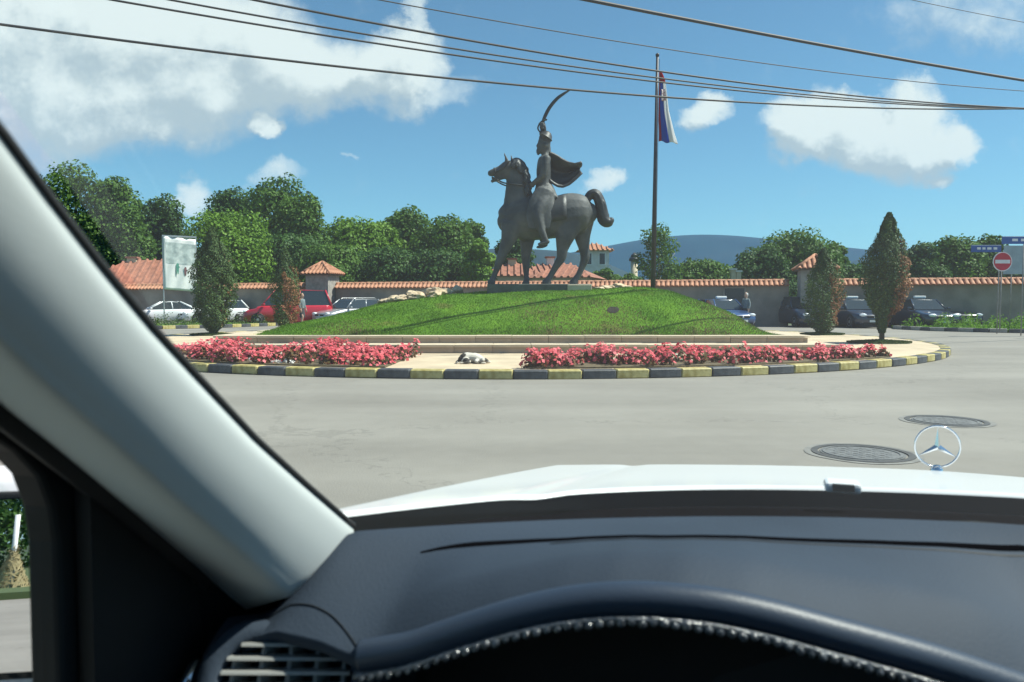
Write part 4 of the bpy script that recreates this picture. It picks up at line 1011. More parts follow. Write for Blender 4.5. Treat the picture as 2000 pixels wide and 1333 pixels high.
b = MB(); b.grid([[tuple(np.array(flag_pt(u_, v_)) + np.array((0, -.03, 0))) for u_ in np.linspace(.25, .8, 10)] for v_ in np.linspace(.26, .42, 8)]); b.build('coat_of_arms', M['emblem'], flag, True, solid=.004)

# ------------------------------------------------------------------ signs and banner
def post_sign():
    v = at(1954, 594, 30.0); root = empty('no_entry_sign', (v.x, v.y, .12)); tag(root, 'round red no entry sign with white bar on a thin post', 'sign')
    zc = hz(512, 30) - .12; rr = .375
    MB().tube([(0, 0, -.02), (0, 0, zc + rr - .04)], .022, 10).build('post', M['post_grey'], root, True)
    def dsc(r_, y0, y1, n=40): b = MB(); b.rings([[(r_ * math.cos(2 * math.pi * k / n), y, zc + r_ * math.sin(2 * math.pi * k / n)) for k in range(n)] for y in (y0, y1)]); return b
    dsc(rr, -.035, -.05).build('plate', M['sign_white'], root); dsc(rr - .035, -.052, -.058).build('red_disc', M['sign_red'], root)
    MB().box((0, -.062, zc), (.58, .006, .14)).build('white_bar', M['sign_white'], root)
post_sign()
def street_plate(px0, px1, py0, py1, d, label, m_k, poles, marks, name='street_sign'):
    a, b_ = at(px0, py0, d), at(px1, py1, d); w = b_.x - a.x; h_ = a.z - b_.z; zc = (a.z + b_.z) / 2
    root = empty(name, ((a.x + b_.x) / 2, d, 0)); tag(root, label, 'sign')
    MB().box((0, 0, zc), (w, .03, h_)).build('plate', M[m_k], root, bevel=.004)
    for (x, ww) in marks: MB().box((x * w, -.019, zc + .02 * h_), (ww * w, .006, h_ * .32)).build('lettering', M['sign_white'], root)
    if marks: MB().box((0, -.018, zc + h_ * .46), (w * .98, .005, h_ * .05)).build('border', M['sign_white'], root)
    for x in poles: MB().tube([(x, .04, 0), (x, .04, zc + h_ / 2)], .02, 10).build('post', M['post_grey'], root, True)
street_plate(1897, 1955, 479, 493, 31, 'blue street name plate left of the no entry sign', 'sign_blue', [.56], [(-.25, .12), (-.08, .1), (.1, .14), (.3, .12)])
street_plate(1957, 2035, 462, 477, 29, 'higher dark blue street name plate at the right picture edge', 'sign_blue', [.1], [(-.18, .14), (.05, .16), (.28, .16)])
street_plate(1961, 2040, 480, 536, 32.5, 'pale blue grey information board behind the no entry sign', 'sign_grey', [-.5, .5], [], 'information_board')

a, b_ = at(321, 463, 44), at(382, 566, 44)
root = empty('banner', ((a.x + b_.x) / 2, 44, 0), R(33)); tag(root, 'tall white printed banner on posts left of the thick thuja', 'banner')
w, h_ = b_.x - a.x, a.z - b_.z; zc = (a.z + b_.z) / 2
rows = [[(-w / 2 + w * i / 14, -.03 * math.sin(i * 1.1 + j * .3) - (.03 if i == 14 else 0), zc + h_ / 2 - h_ * j / 20 - .12 * (i / 14)) for i in range(15)] for j in range(21)]
b = MB(); b.grid(rows); b.build('cloth', M['sign_white'], root, True, solid=.01)
M['print_grey'] = mat('print_grey', (.42, .50, .50), .7, var=.25, scale=3, c2=(.62, .68, .66))
b = MB(); b.grid([[tuple(np.array(p_) + np.array((0, -.012, 0))) for p_ in r_[1:]] for r_ in rows[2:11]]); b.build('printed_sky', M['print_grey'], root, True)
M['print_green'] = mat('print_green', (.10, .32, .25), .7, var=.2, scale=9); M['print_dark'] = mat('print_dark', (.20, .09, .10), .7, var=.3, scale=9)
def print_fig(i0, j0, s, mk, nm):      # standing figure outline printed on the cloth
    sh = [(0, 0), (.5, .3), (.45, 1.0), (.9, 1.6), (.5, 1.8), (.45, 3), (.3, 4.2), (.1, 4.2), (0, 3), (-.15, 4.2), (-.35, 4.2), (-.45, 3), (-.5, 1.6), (-.5, .9), (-.4, .3)]
    X0 = -w / 2 + w * i0; Z0 = zc + h_ / 2 - h_ * j0
    b = MB(); b.prism([(X0 + x * s, Z0 - z * s) for x, z in sh], 'y', -.052, -.048); b.build(nm, M[mk], root)
print_fig(.42, .50, .15, 'print_green', 'printed_figure'); print_fig(.66, .57, .12, 'print_dark', 'printed_figure')
MB().box((0, .0, zc + h_ / 2 + .02), (w + .1, .05, .09), 0).build('top_bar', M['steel'], root)
for sx in (-1, 1): MB().tube([(sx * (w / 2 + .02), .05, 0), (sx * (w / 2 + .02), .05, zc + h_ / 2 + .05)], .035, 8).build('post', M['steel'], root)

# ------------------------------------------------------------------ overhead cables in two vertical planes between off-frame poles
def plane_pt(px, py, A, B):
    rr = ray(px, py); dx_, dy_ = B[0] - A[0], B[1] - A[1]
    s = (rr.x * A[1] - A[0] * rr.y) / (dx_ * rr.y - dy_ * rr.x); y = A[1] + dy_ * s
    return Vector((rr.x / rr.y * y, y, CAM_H + rr.z / rr.y * y)), s
P1A, P1B = (-9.5, 13.0), (22.5, 28.5)
P2A, P2B = (-12.0, 8.0), (25.0, 27.0)
def cable(pts, A, B, rad, label):
    q = [plane_pt(x, y, A, B) for x, y in pts]; q.sort(key=lambda t: t[1])
    ss = [t[1] for t in q]; zs = [t[0].z for t in q]
    deg = 2; co_ = np.polyfit(ss, zs, deg)
    S_ = np.linspace(0, 1, 41); P = [(A[0] + (B[0] - A[0]) * s, A[1] + (B[1] - A[1]) * s, float(np.polyval(co_, s))) for s in S_]
    o = MB().tube(P, rad, 6).build('overhead_cable', M['cable'], None, True); tag(o, label, 'cable', 'overhead cables'); return P
ends = []
ends.append(cable([(0, 43), (500, 115), (1000, 172), (1250, 187), (1500, 196), (2000, 214)], P1A, P1B, .024, 'lowest overhead cable, touching the tip of the sabre'))
ends.append(cable([(250, 0), (500, 47), (750, 95), (1000, 128), (1300, 160), (1600, 188), (2000, 215)], P1A, P1B, .020, 'second lowest overhead cable crossing the flag'))
ends.append(cable([(350, 0), (600, 50), (1000, 117), (1300, 154), (1600, 185), (2000, 213)], P1A, P1B, .019, 'overhead cable close above the second lowest one'))
ends.append(cable([(480, 0), (750, 47), (1000, 93), (1300, 140), (1600, 183), (2000, 211)], P1A, P1B, .023, 'overhead cable crossing the flagpole just above the flag'))
ends2 = [cable([(1140, 0), (1350, 38), (1600, 87), (1800, 125), (2000, 157)], P2A, P2B, .036, 'thick black overhead cable across the upper right sky')]
ends2.append(cable([(730, 0), (1000, 45), (1300, 95), (1600, 140), (2000, 178)], P2A, P2B, .010, 'thin faint overhead cable passing above the flagpole top'))
ends2.append(cable([(1780, 0), (1900, 25), (2000, 44)], P2A, P2B, .008, 'thin overhead cable in the top right corner'))
M['concrete'] = mat('concrete', (.34, .33, .31), .85, var=.15, scale=4, bump=.2)
for (A, es, k, lb) in ((P1A, ends, 0, 'concrete utility pole left of the road'), (P1B, ends, -1, 'concrete utility pole right of the roundabout'), (P2A, ends2, 0, 'concrete utility pole far left beside the car'), (P2B, ends2, -1, 'concrete utility pole behind the right verge')):
    zs = [e[k][2] for e in es]; zt = max(zs) + .3; root = empty('utility_pole', (A[0], A[1], 0)); tag(root, lb, 'pole')
    MB().tube([(0, 0, -.05), (0, 0, zt)], [.16, .10], 12).build('shaft', M['concrete'], root, True)
    for z in zs: MB().tube([(0, -.12, z), (0, .12, z)], .05, 8).build('insulator', M['plaster'], root, True)

# ------------------------------------------------------------------ parked cars
def make_car(loc, heading, paint, label, L=4.2, W=1.74, H=1.45, belt=.93, hood=.80, xA=.75, xB=.10, xC=-1.25, xD=-1.85, taxi=False, nose=.62, mirror_k=True, group='parked cars by the wall', name='parked_car', rail=False):
    root = empty(name, (loc[0], loc[1], 0), math.atan2(heading[1], heading[0])); tag(root, label, 'car', group)
    hw = W / 2; F, B = L / 2, -L / 2
    st = [(F, .30, nose - .05, .70), (F - .06, .22, nose + .04, .82), (F - .25, .18, nose + .10, .93), (F - .7, .17, hood - .02, .99), (xA + .25, .17, hood + .06, 1.0), (xA, .17, belt - .02, 1.0),
          (xB, .17, belt, 1.0), (xC, .17, belt + .02, 1.0), (xD, .18, belt + .02, .98), (B + .25, .22, belt - .02, .95), (B + .06, .28, belt - .10, .88), (B, .36, belt - .20, .80)]
    rings = []
    for (x, zb, zt, k) in st:
        w_ = hw * k; zm = zb + (zt - zb) * .55
        half = [(w_ * .86, zb), (w_ * .97, zb + .10), (w_, zm), (w_ * .985, zt - .10), (w_ * .93, zt - .025), (w_ * .84, zt)]
        rings.append([(x, y, z) for y, z in half] + [(x, -y, z) for y, z in reversed(half)])
    MB().rings(rings).build('body', M[paint], root, True, bevel=0)
    gw, rw = hw * .90, hw * .70
    def P(x, s, top): return (x, s * (rw if top else gw), H - .03 if top else belt - .005)
    def panel(nm, pts, k=.0):
        b = MB(); b.add(pts, [(0, 1, 2, 3)]); b.build(nm, M['car_glass'], root, solid=.012)
    panel('windscreen', [P(xA, 1, 0), P(xA, -1, 0), P(xB, -1, 1), P(xB, 1, 1)]); panel('rear_window', [P(xD, 1, 0), P(xD, -1, 0), P(xC, -1, 1), P(xC, 1, 1)])
    for s in (1, -1):
        xm, xmt = (xA + xD) / 2, (xB + xC) / 2
        panel('side_window', [P(xA, s, 0), P(xm, s, 0), P(xmt, s, 1), P(xB, s, 1)]); panel('side_window', [P(xm, s, 0), P(xD, s, 0), P(xC, s, 1), P(xmt, s, 1)])
        for a, b_, r_ in ((P(xA + .02, s, 0), P(xB, s, 1), .035), (P(xm, s, 0), P(xmt, s, 1), .035), (P(xD - .02, s, 0), P(xC, s, 1), .055)):
            MB().tube([a, b_], r_, 8).build('pillar', M[paint], root, True)
    rr = []
    for x, dz, k in ((xB + .06, -.035, .97), (xB - .12, 0, 1), (xmt, .025, 1.02), (xC + .12, .0, 1), (xC - .06, -.035, .97)):
        rr.append([(x, rw * k * q, H - .02 + dz - .03 * abs(q) ** 2.5 + .0) for q in (1.03, .8, .4, 0, -.4, -.8, -1.03)] + [(x, rw * k * q, H - .075 + dz) for q in (-1.03, 0, 1.03)])
    MB().rings(rr).build('roof', M[paint], root, True)
    wx = (F - .78, B + .74)
    for x in wx:
        for s in (1, -1):
            n = 20; b = MB()
            ys = s * (hw + .004)
            b.rings([[(x + r_ * math.cos(2 * math.pi * k / n), y, .31 + r_ * math.sin(2 * math.pi * k / n)) for k in range(n)] for r_, y in ((.30, ys - s * .2), (.31, ys - s * .17), (.31, ys - s * .02), (.285, ys + s * .006), (.20, ys + s * .004))])
            wheel = b.build('wheel', M['rubber'], root, True)
            b = MB(); b.rings([[(x + r_ * math.cos(2 * math.pi * k / n), y, .31 + r_ * math.sin(2 * math.pi * k / n)) for k in range(n)] for r_, y in ((.205, ys - s * .05), (.205, ys + s * .010), (.17, ys - s * .01), (.05, ys + s * .008))]); b.build('rim', M['steel'], wheel, True)
            b = MB(); b.rings([[(x + r_ * math.cos(2 * math.pi * k / n), y, .33 + r_ * math.sin(2 * math.pi * k / n)) for k in range(n)] for r_, y in ((.375, ys - s * .16), (.375, ys - s * .004), (.30, ys - s * .006))]); b.build('wheel_arch', M['black_plastic'], root, True)
    for s in (1, -1):
        b = MB(); b.rings([[(F - .10 + dx_, s * (hw * .62) + ry * math.cos(q), nose + .03 + rz_ * math.sin(q)) for q in [2 * math.pi * k / 14 for k in range(14)]] for dx_, ry, rz_ in ((-.12, .17, .085), (.05, .17, .085), (.09, .13, .06))]); b.build('headlight', M['lamp_glass'], root, True)
        MB().box((B + .05, s * hw * .74, belt - .14), (.10, .16, .26)).build('tail_light', M['tail_glass'], root, bevel=.02)
        if mirror_k: MB().box((xA - .12, s * (hw + .09), belt + .05), (.12, .20, .13)).build('door_mirror', M[paint], root, bevel=.03)
    MB().box((F - .005, 0, nose - .06), (.05, W * .42, .10)).build('grille', M['black_plastic'], root, bevel=.01)
    MB().box((F + .015, 0, .36), (.02, .52, .11)).build('number_plate', M['plate'], root); MB().box((F - .01, 0, .22), (.05, W * .62, .10)).build('lower_grille', M['black_plastic'], root)
    b = MB(); b.rings([[(F + x, .055 * math.cos(q), nose - .055 + .055 * math.sin(q)) for q in [2 * math.pi * k / 14 for k in range(14)]] for x in (.0, .035)]); b.build('badge', M['chrome'], root, True)
    if taxi: MB().box((xB - .35, 0, H + .075), (.16, .58, .13)).build('taxi_sign', M['taxi_sign'], root, bevel=.03)
    if rail:
        for s in (1, -1): MB().tube([(xB - .1, s * rw * .92, H), (xB - .2, s * rw * .92, H + .05), (xC + .2, s * rw * .92, H + .05), (xC + .1, s * rw * .92, H)], .016, 6).build('roof_rail', M['steel'], root)
    return root
def gp(px, d): v = at(px, 594, d); return (v.x, v.y)
hatch = dict(L=4.1, W=1.76, H=1.46, xA=.78, xB=.15, xC=-1.45, xD=-1.85)
make_car(gp(1800, 38.2), (.02, -1), 'navy_paint', 'dark navy taxi with white roof sign right of the tallest thuja', taxi=True, **hatch)
make_car(gp(1412, 39.8), (.22, -.97), 'blue_paint', 'blue taxi with white roof sign partly hidden behind the mound', taxi=True, **hatch)
make_car(gp(1668, 39.6), (.06, -1), 'navy_paint', 'dark taxi between the two right thujas', taxi=True, **hatch)
make_car(gp(1562, 40.8), (.05, -1), 'navy_paint', 'dark car in front of the right gate tower', H=1.6, belt=1.0, hood=.9, L=4.3, xA=.8, xB=.2, xC=-1.6, xD=-1.95)
make_car(gp(1850, 40.5), (-.02, -1), 'navy_paint', 'dark taxi half hidden behind the navy taxi', taxi=True, **hatch)
make_car(gp(316, 47.0), (-.86, -.5), 'white_paint', 'white coupe parked below the white banner', L=4.4, H=1.36, belt=.88, hood=.76, xA=.80, xB=.0, xC=-.95, xD=-1.85)
make_car(gp(418, 47.8), (-.75, -.66), 'white_paint', 'white car hidden between the thick thuja and the red van', **hatch)
make_car(gp(563, 44.5), (-.95, -.3), 'red_paint', 'tall red van behind the brownish thuja', L=4.9, W=1.85, H=2.02, belt=1.12, hood=.98, xA=1.45, xB=.70, xC=-2.05, xD=-2.36, nose=.75, name='parked_van')
make_car(gp(682, 45.0), (-.6, -.8), 'silver_paint', 'silver car behind the left flank of the mound', rail=True, H=1.5, belt=.95, hood=.83, L=4.4, xA=.85, xB=.2, xC=-1.7, xD=-2.05)

# ------------------------------------------------------------------ people
def person(loc, rz, top, legs_m, hair_m, label, cap=None, skirt=False, step=.07):
    root = empty('person', (loc[0], loc[1], 0), rz); tag(root, label, 'person', 'people by the parked cars')
    b = MB()
    loft(b, [(0, 0, .92, .155, .11), (0, 0, 1.05, .14, .10), (0, 0, 1.25, .165, .115), (0, 0, 1.40, .17, .10), (0, 0, 1.46, .075, .065), (0, 0, 1.53, .055, .058)])
    loft(b, [(0, 0, 1.52, .055, .06), (0, -.01, 1.58, .072, .085), (0, -.01, 1.66, .078, .098), (0, 0, 1.74, .06, .075)])
    loft(b, [(0, -.10, 1.65, .012, .02), (0, -.125, 1.62, .016, .018), (0, -.10, 1.605, .012, .012)], 3, 8)
    for s in (1, -1):
        loft(b, [(.085 * s, 0, .93, .085, .09), (.09 * s, -.01, .70, .075, .08), (.09 * s, -.015 + step * s, .50, .055, .06), (.09 * s, .02 + step * s, .30, .052, .058), (.09 * s, .02 + step * 1.3 * s, .09, .036, .04)])
        loft(b, [(.09 * s, .04 + step * 1.3 * s, .045, .038, .04), (.095 * s, -.06 + step * 1.3 * s, .04, .045, .035), (.10 * s, -.16 + step * 1.3 * s, .03, .035, .025)])
        loft(b, [(.17 * s, 0, 1.40, .055, .055), (.215 * s, .01, 1.25, .046, .048), (.235 * s, .0, 1.10, .040, .042), (.245 * s, -.06, .95, .034, .036), (.245 * s, -.09, .86, .03, .022)])
        loft(b, [(.245 * s, -.09, .87, .026, .04), (.243 * s, -.105, .80, .020, .042)])
        for k in range(4): loft(b, [(.243 * s, -.075 - .02 * k, .80, .009, .009), (.238 * s, -.078 - .022 * k, .755, .009, .009), (.23 * s, -.07 - .022 * k, .72 + .006 * abs(k - 1), .008, .008)], 3, 6)
        loft(b, [(.235 * s, -.125, .86, .011, .011), (.225 * s, -.145, .82, .010, .010), (.215 * s, -.145, .79, .009, .009)], 3, 6)
        loft(b, [(.078 * s, .0, 1.66, .012, .02), (.08 * s, .01, 1.63, .01, .016)], 3, 6)
    fuse(b, 'body', .013, M['skin'], root, 2)
    b = MB(); loft(b, [(0, 0, .90, .165, .122), (0, 0, 1.05, .155, .115), (0, 0, 1.25, .178, .128), (0, 0, 1.40, .182, .112), (0, 0, 1.455, .085, .075)])
    for s in (1, -1): loft(b, [(.165 * s, 0, 1.41, .068, .066), (.218 * s, .01, 1.25, .058, .06), (.237 * s, .0, 1.10, .052, .054), (.245 * s, -.05, .98, .044, .046)])
    fuse(b, 'shirt', .016, M[top], root, 2)
    b = MB()
    loft(b, [(0, 0, .98, .158, .118), (0, 0, .88, .168, .125), (0, 0, .80 if not skirt else .52, .15 if not skirt else .19, .11 if not skirt else .14)])
    if not skirt:
        for s in (1, -1): loft(b, [(.085 * s, 0, .90, .096, .10), (.09 * s, -.01, .70, .087, .092), (.09 * s, -.015 + step * s, .50, .07, .074), (.09 * s, .02 + step * s, .30, .066, .07), (.09 * s, .02 + step * 1.3 * s, .07, .058, .062)])
    fuse(b, 'skirt' if skirt else 'trousers', .016, M[legs_m], root, 2)
    b = MB(); loft(b, [(0, .035, 1.60, .074, .07), (0, .02, 1.68, .086, .098), (0, .01, 1.745, .07, .085), (0, .01, 1.765, .03, .04)]); fuse(b, 'cap' if cap else 'hair', .014, M[cap or hair_m], root, 2)
    for s in (1, -1):
        b = MB(); loft(b, [(.09 * s, .06 + step * 1.3 * s, .045, .046, .046), (.095 * s, -.06 + step * 1.3 * s, .045, .052, .044), (.10 * s, -.17 + step * 1.3 * s, .03, .04, .03)]); fuse(b, 'shoe', .014, M['cloth_dark'] if not skirt else M['cloth_pale'], root, 1)
person(gp(1457, 39.2), R(-60), 'cloth_grey', 'cloth_dark', 'hair_dark', 'person in grey top with white cap standing beside the blue taxi', cap='cloth_pale')
person(gp(590, 42.0), R(70), 'cloth_grey', 'cloth_dark', 'hair_dark', 'person in blue grey clothes standing right of the brownish thuja', skirt=True)

# ------------------------------------------------------------------ dog asleep on the pavement
dc = gnd(924, 709, KH); dog = empty('dog', (dc.x, dc.y, KH - .008), R(-4)); tag(dog, 'black and white dog asleep on the pavement between the flower beds', 'dog'); dog.scale = (1.0, 1.0, .85)
b = MB()
loft(b, [(-.21, .01, .085, .07, .08), (-.16, .03, .105, .105, .115), (-.06, .05, .115, .115, .12), (.04, .03, .108, .105, .11), (.11, -.01, .09, .085, .09), (.16, -.05, .075, .06, .065)])
loft(b, [(.15, -.04, .08, .055, .055), (.20, -.075, .075, .055, .06), (.24, -.10, .062, .045, .05), (.285, -.125, .045, .028, .03), (.315, -.14, .04, .022, .024)])
loft(b, [(-.15, -.04, .08, .075, .06), (-.09, -.12, .06, .05, .045), (-.04, -.165, .045, .03, .03), (-.10, -.19, .032, .022, .022), (-.16, -.195, .025, .02, .02), (-.20, -.20, .022, .024, .018)])
loft(b, [(.10, -.06, .07, .05, .05), (.07, -.13, .05, .035, .035), (.13, -.18, .035, .024, .024), (.20, -.195, .025, .02, .02), (.235, -.20, .022, .024, .017)])
loft(b, [(.12, .02, .06, .05, .05), (.17, .06, .035, .026, .026), (.25, .04, .024, .02, .02), (.29, .03, .022, .022, .018)])
loft(b, [(-.23, .03, .06, .035, .035), (-.28, -.03, .04, .022, .022), (-.28, -.12, .03, .02, .02), (-.24, -.19, .026, .015, .015)])
loft(b, [(.205, -.03, .115, .02, .008), (.20, -.005, .085, .026, .008), (.205, .01, .06, .012, .005)], 3, 8); loft(b, [(.185, -.105, .11, .02, .008), (.19, -.14, .085, .022, .008), (.20, -.155, .06, .012, .005)], 3, 8)
def dog_mat():
    m = bpy.data.materials.new('dog_fur'); m.use_nodes = True; t = m.node_tree; bs = t.nodes['Principled BSDF']; co = t.nodes.new('ShaderNodeTexCoord'); tot = None
    nz = t.nodes.new('ShaderNodeTexNoise'); nz.inputs['Scale'].default_value = 16; t.links.new(co.outputs['Object'], nz.inputs['Vector'])
    for (c_, r_) in (((-.20, .0, .13), .10), ((-.03, .10, .19), .10), ((-.10, -.13, .03), .095), ((.26, -.08, .06), .075), ((.15, -.17, .05), .05), ((-.28, -.08, .04), .08)):
        d_ = vmath(t, 'DISTANCE', co.outputs['Object'], c_); v_ = math_n(t, 'SUBTRACT', r_, d_.outputs['Value']); tot = v_ if tot is None else math_n(t, 'MAXIMUM', tot, v_)
    f = smooth_n(t, math_n(t, 'ADD', tot, math_n(t, 'MULTIPLY', math_n(t, 'SUBTRACT', nz.outputs[0], .5), .05)), -.006, .012)
    mx = t.nodes.new('ShaderNodeMix'); mx.data_type = 'RGBA'; mx.inputs['A'].default_value = (.60, .55, .47, 1); mx.inputs['B'].default_value = (.045, .038, .03, 1)
    t.links.new(f, mx.inputs['Factor']); t.links.new(mx.outputs['Result'], bs.inputs['Base Color']); bs.inputs['Roughness'].default_value = .9; return m
fuse(b, 'body', .010, dog_mat(), dog, 2)

# ------------------------------------------------------------------ own car, seen from the driver's seat
# local axes: x to the right of the car, y forward, z up
car = empty('car', (0, 0, 0), -TH); tag(car, 'white car around the viewer, with grey dashboard, hood and star ornament', 'car')
U0 = .313
def vd(u): return .80 - .49 * (u - U0) ** 2
def vh(u): return .94 - .65 * (u - U0) ** 2
def zf(u): return 1.0 - .065 * float(sstep((-.335 - u) / .07)) - .065 * float(sstep((u - U0 - .648) / .07))
LIP = [(-.43, .50, .915), (-.36, .505, .943), (-.32, .505, .940)]
for p in ((725, 1299, .500), (849, 1257, .505), (965, 1216, .51), (1085, 1186, .515), (1190, 1172, .52), (1325, 1178, .525), (1460, 1196, .535), (1640, 1250, .55), (1775, 1282, .565), (1910, 1327, .58)):
    q = car_v(*p); LIP.append((q.x, q.y, q.z))
LIP += [(.20, .60, .925), (.30, .61, .915), (.60, .60, .93), (.90, .55, .93), (1.06, .50, .915)]
LU, LV, LZ = zip(*LIP)
def lip(u): return float(np.interp(u, LU, LV)), float(np.interp(u, LU, LZ))
us = np.concatenate([np.linspace(-.425, .22, 88), np.linspace(.24, 1.05, 40)])
def dash_z(u, t):
    lv, lz = lip(u); e = t ** 1.35
    hood_w = float(sstep((u + .30) / .08) * sstep((.24 - u) / .10))
    bs = (t / .74) ** 1.6 if t < .74 else max(0, math.cos((t - .74) / .26 * math.pi / 2)) ** .8
    return zf(u) + (lz - zf(u)) * e + .017 * bs * hood_w
rows = []
for t in (0, .04, .09, .15, .22, .30, .38, .46, .54, .62, .68, .72, .76, .80, .84, .88, .92, .95, .98, 1.0):
    rows.append([(u, vd(u) + (lip(u)[0] - vd(u)) * t, dash_z(u, t)) for u in us])
def hoodw(u): return float(sstep((.20 - u) / .05))
for k, (dv0, dz0, dv1, dz1) in enumerate(((-.004, -.008, .004, -.010), (-.012, -.04, .03, -.014), (-.022, -.09, .09, -.02), (-.03, -.16, .11, -.10), (-.03, -.35, .11, -.35))):
    rows.append([(u, lip(u)[0] + dv0 + (dv1 - dv0) * hoodw(u), lip(u)[1] + dz0 + (dz1 - dz0) * hoodw(u)) for u in us])
split = 21
dash = MB().grid(rows[:split]).build('dashboard', M['dash'], car, True)
kf = int(np.searchsorted(us, -.285))
MB().grid([r_[kf:] for r_ in rows[split - 1:]]).build('dashboard_fascia', M['black_plastic'], car, True)
MB().grid([r_[:kf + 1] for r_ in rows[split - 1:]]).build('vent_surround', M['dash'], car, True)
b = MB(); b.grid([[(u, vd(u) + dv, zf(u) + dz) for u in us] for dv, dz in ((0, .0), (.012, -.006), (.02, -.09))]); b.build('dashboard_front_edge', M['void'], car, True)
# defroster slot and its lower seam
def on_dash(u, dv, lift):
    t = dv / (vd(u) - lip(u)[0]); return (u, vd(u) - dv, dash_z(u, t) + lift)
def find_dash(px, py):
    r_ = car_ray(px, py)
    for k_ in range(400):
        t_ = .45 + k_ * .001; p_ = Vector((0, 0, CAM_H)) + r_ * t_; lv_ = lip(p_.x)[0]; tt = (vd(p_.x) - p_.y) / (vd(p_.x) - lv_)
        if 0 <= tt <= 1 and p_.z <= dash_z(p_.x, tt): return p_.x, vd(p_.x) - p_.y
    return None
sq = [find_dash(*p) for p in ((822, 1082), (860, 1073), (900, 1067), (1000, 1060), (1100, 1055), (1300, 1050), (1500, 1053), (1750, 1062), (1990, 1072))]; sq = [q_ for q_ in sq if q_]
su = np.linspace(sq[0][0], .90, 90)
off = [float(np.interp(u, [q_[0] for q_ in sq], [q_[1] for q_ in sq])) for u in su]
b = MB(); b.grid([[on_dash(u, o_ + w_ * min(1, .15 + (u - su[0]) / .05), lf) for u, o_ in zip(su, off)] for w_, lf in ((-.0045, .0003), (-.003, .0011), (.003, .0011), (.0045, .0003))]); b.build('defroster_slot', M['void'], dash, True)
su2 = np.linspace(-.165, .90, 60); off2_ = float(np.interp(-.0, [q_[0] for q_ in sq], [q_[1] for q_ in sq])) + .012
b = MB(); b.grid([[on_dash(u, float(np.interp(u, [q_[0] for q_ in sq], [q_[1] for q_ in sq])) + .011 + w_, lf) for u in su2] for w_, lf in ((-.0010, .0003), (0, .0008), (.0010, .0003))]); b.build('dash_seam', M['black_plastic'], dash, True)
# beaded piping on the instrument hood lip
pu = np.linspace(-.283, .185, 260)
pp = [Vector((u, lip(u)[0] - .002, lip(u)[1] - .003)) for u in pu]
_P = np.array([tuple(p_) for p_ in pp]); _K = 45; _Q = np.pad(_P, ((_K // 2, _K // 2), (0, 0)), mode='reflect', reflect_type='odd')
pp = [Vector(np.mean(_Q[i_:i_ + _K], axis=0)) for i_ in range(len(_P))]
MB().tube([p_ + Vector((0, .007, .003)) for p_ in pp], .0125, 14).build('hood_rim', M['rim_vinyl'], dash, True)
pp = [p_ + Vector((0, -.0055, -.0065)) for p_ in pp]
pip = MB().tube(pp, .0030, 8).build('hood_piping', M['piping'], dash, True)
b = MB(); acc = 0; nb = 0
for i in range(1, len(pp)):
    acc += (pp[i] - pp[i - 1]).length
    if acc > .0066:
        acc = 0; t_ = (pp[i] - pp[i - 1]).normalized(); c_ = pp[i] + Vector((0, -.001, -.0018 + random.uniform(-.0008, .0008))); s_ = random.uniform(.9, 1.12)
        b.rings([[c_ + t_ * (.0034 * s_ * math.sin(q)) + (Vector((0, 1, 0)) * math.cos(a) + Vector((0, 0, 1)) * math.sin(a)) * (.0034 * s_ * max(.05, math.cos(q))) for a in [2 * math.pi * k / 10 for k in range(10)]] for q in np.linspace(-1.5, 1.5, 7)]); nb += 1
b.build('piping_beads', M['piping'], pip, True)
# instrument cluster in the shade under the hood
MB().box((-.07, .66, .87), (.42, .05, .22), 0, R(-12)).build('instrument_cluster', M['black_plastic'], car)
# side air vent
vn = Vector((.30, -.78, .55)).normalized(); vx = Vector((1, .33, 0)); vx = (vx - vn * vx.dot(vn)).normalized(); vy = vn.cross(vx) * 1.0
if vy.z < 0: vy = -vy
vc = Vector((-.343, .488, .897))
def VP(x, y, z): return tuple(vc + vx * x + vy * y + vn * z)
def rr_ring(hx_, hy_, r_, z, n=7):
    return [VP(x, y, z) for x, y in rounded_rect(-hx_, hx_, -hy_, hy_, r_, n)]
vent = MB().rings([rr_ring(.074, .066, .040, -.05), rr_ring(.072, .064, .040, -.016), rr_ring(.066, .059, .036, -.004), rr_ring(.053, .049, .030, .0), rr_ring(.0505, .0465, .028, -.003), rr_ring(.050, .046, .027, -.03)], cap=False).build('air_vent', M['dash'], car, True)
b = MB(); b.add(rr_ring(.0505, .0465, .027, -.03), [tuple(range(32))]); b.build('vent_cavity', M['black_plastic'], vent)
def rrx(y, hx_=.0495, hy_=.0455, r_=.027):
    a = abs(y); return hx_ if a < hy_ - r_ else hx_ - r_ + math.sqrt(max(0, r_ * r_ - (a - hy_ + r_) ** 2))
for k in range(-4, 5):
    y = k * .0103; w_ = rrx(y)
    b = MB(); vs = [VP(sx * w_, y + dy_, z) for sx in (-1, 1) for dy_, z in ((-.0012, .0005), (.0012, .0005), (.0062, -.013), (.0038, -.013))]
    b.add(vs, [(0, 1, 2, 3), (4, 7, 6, 5), (0, 4, 5, 1), (1, 5, 6, 2), (2, 6, 7, 3), (3, 7, 4, 0)]); b.build('vent_slat', M['vane'], vent)
for k in range(-2, 3):
    x = k * .0215; h_ = .044 if abs(k) < 2 else .034
    b = MB(); vs = [VP(x + dx_, sy * h_, z) for sy in (-1, 1) for dx_, z in ((-.0014, -.008), (.0014, -.008), (.0085, -.028), (.0055, -.028))]
    b.add(vs, [(0, 1, 2, 3), (4, 7, 6, 5), (0, 4, 5, 1), (1, 5, 6, 2), (2, 6, 7, 3), (3, 7, 4, 0)]); b.build('vent_vane', M['vane'], vent)
su3 = np.linspace(-.42, -.285, 26)
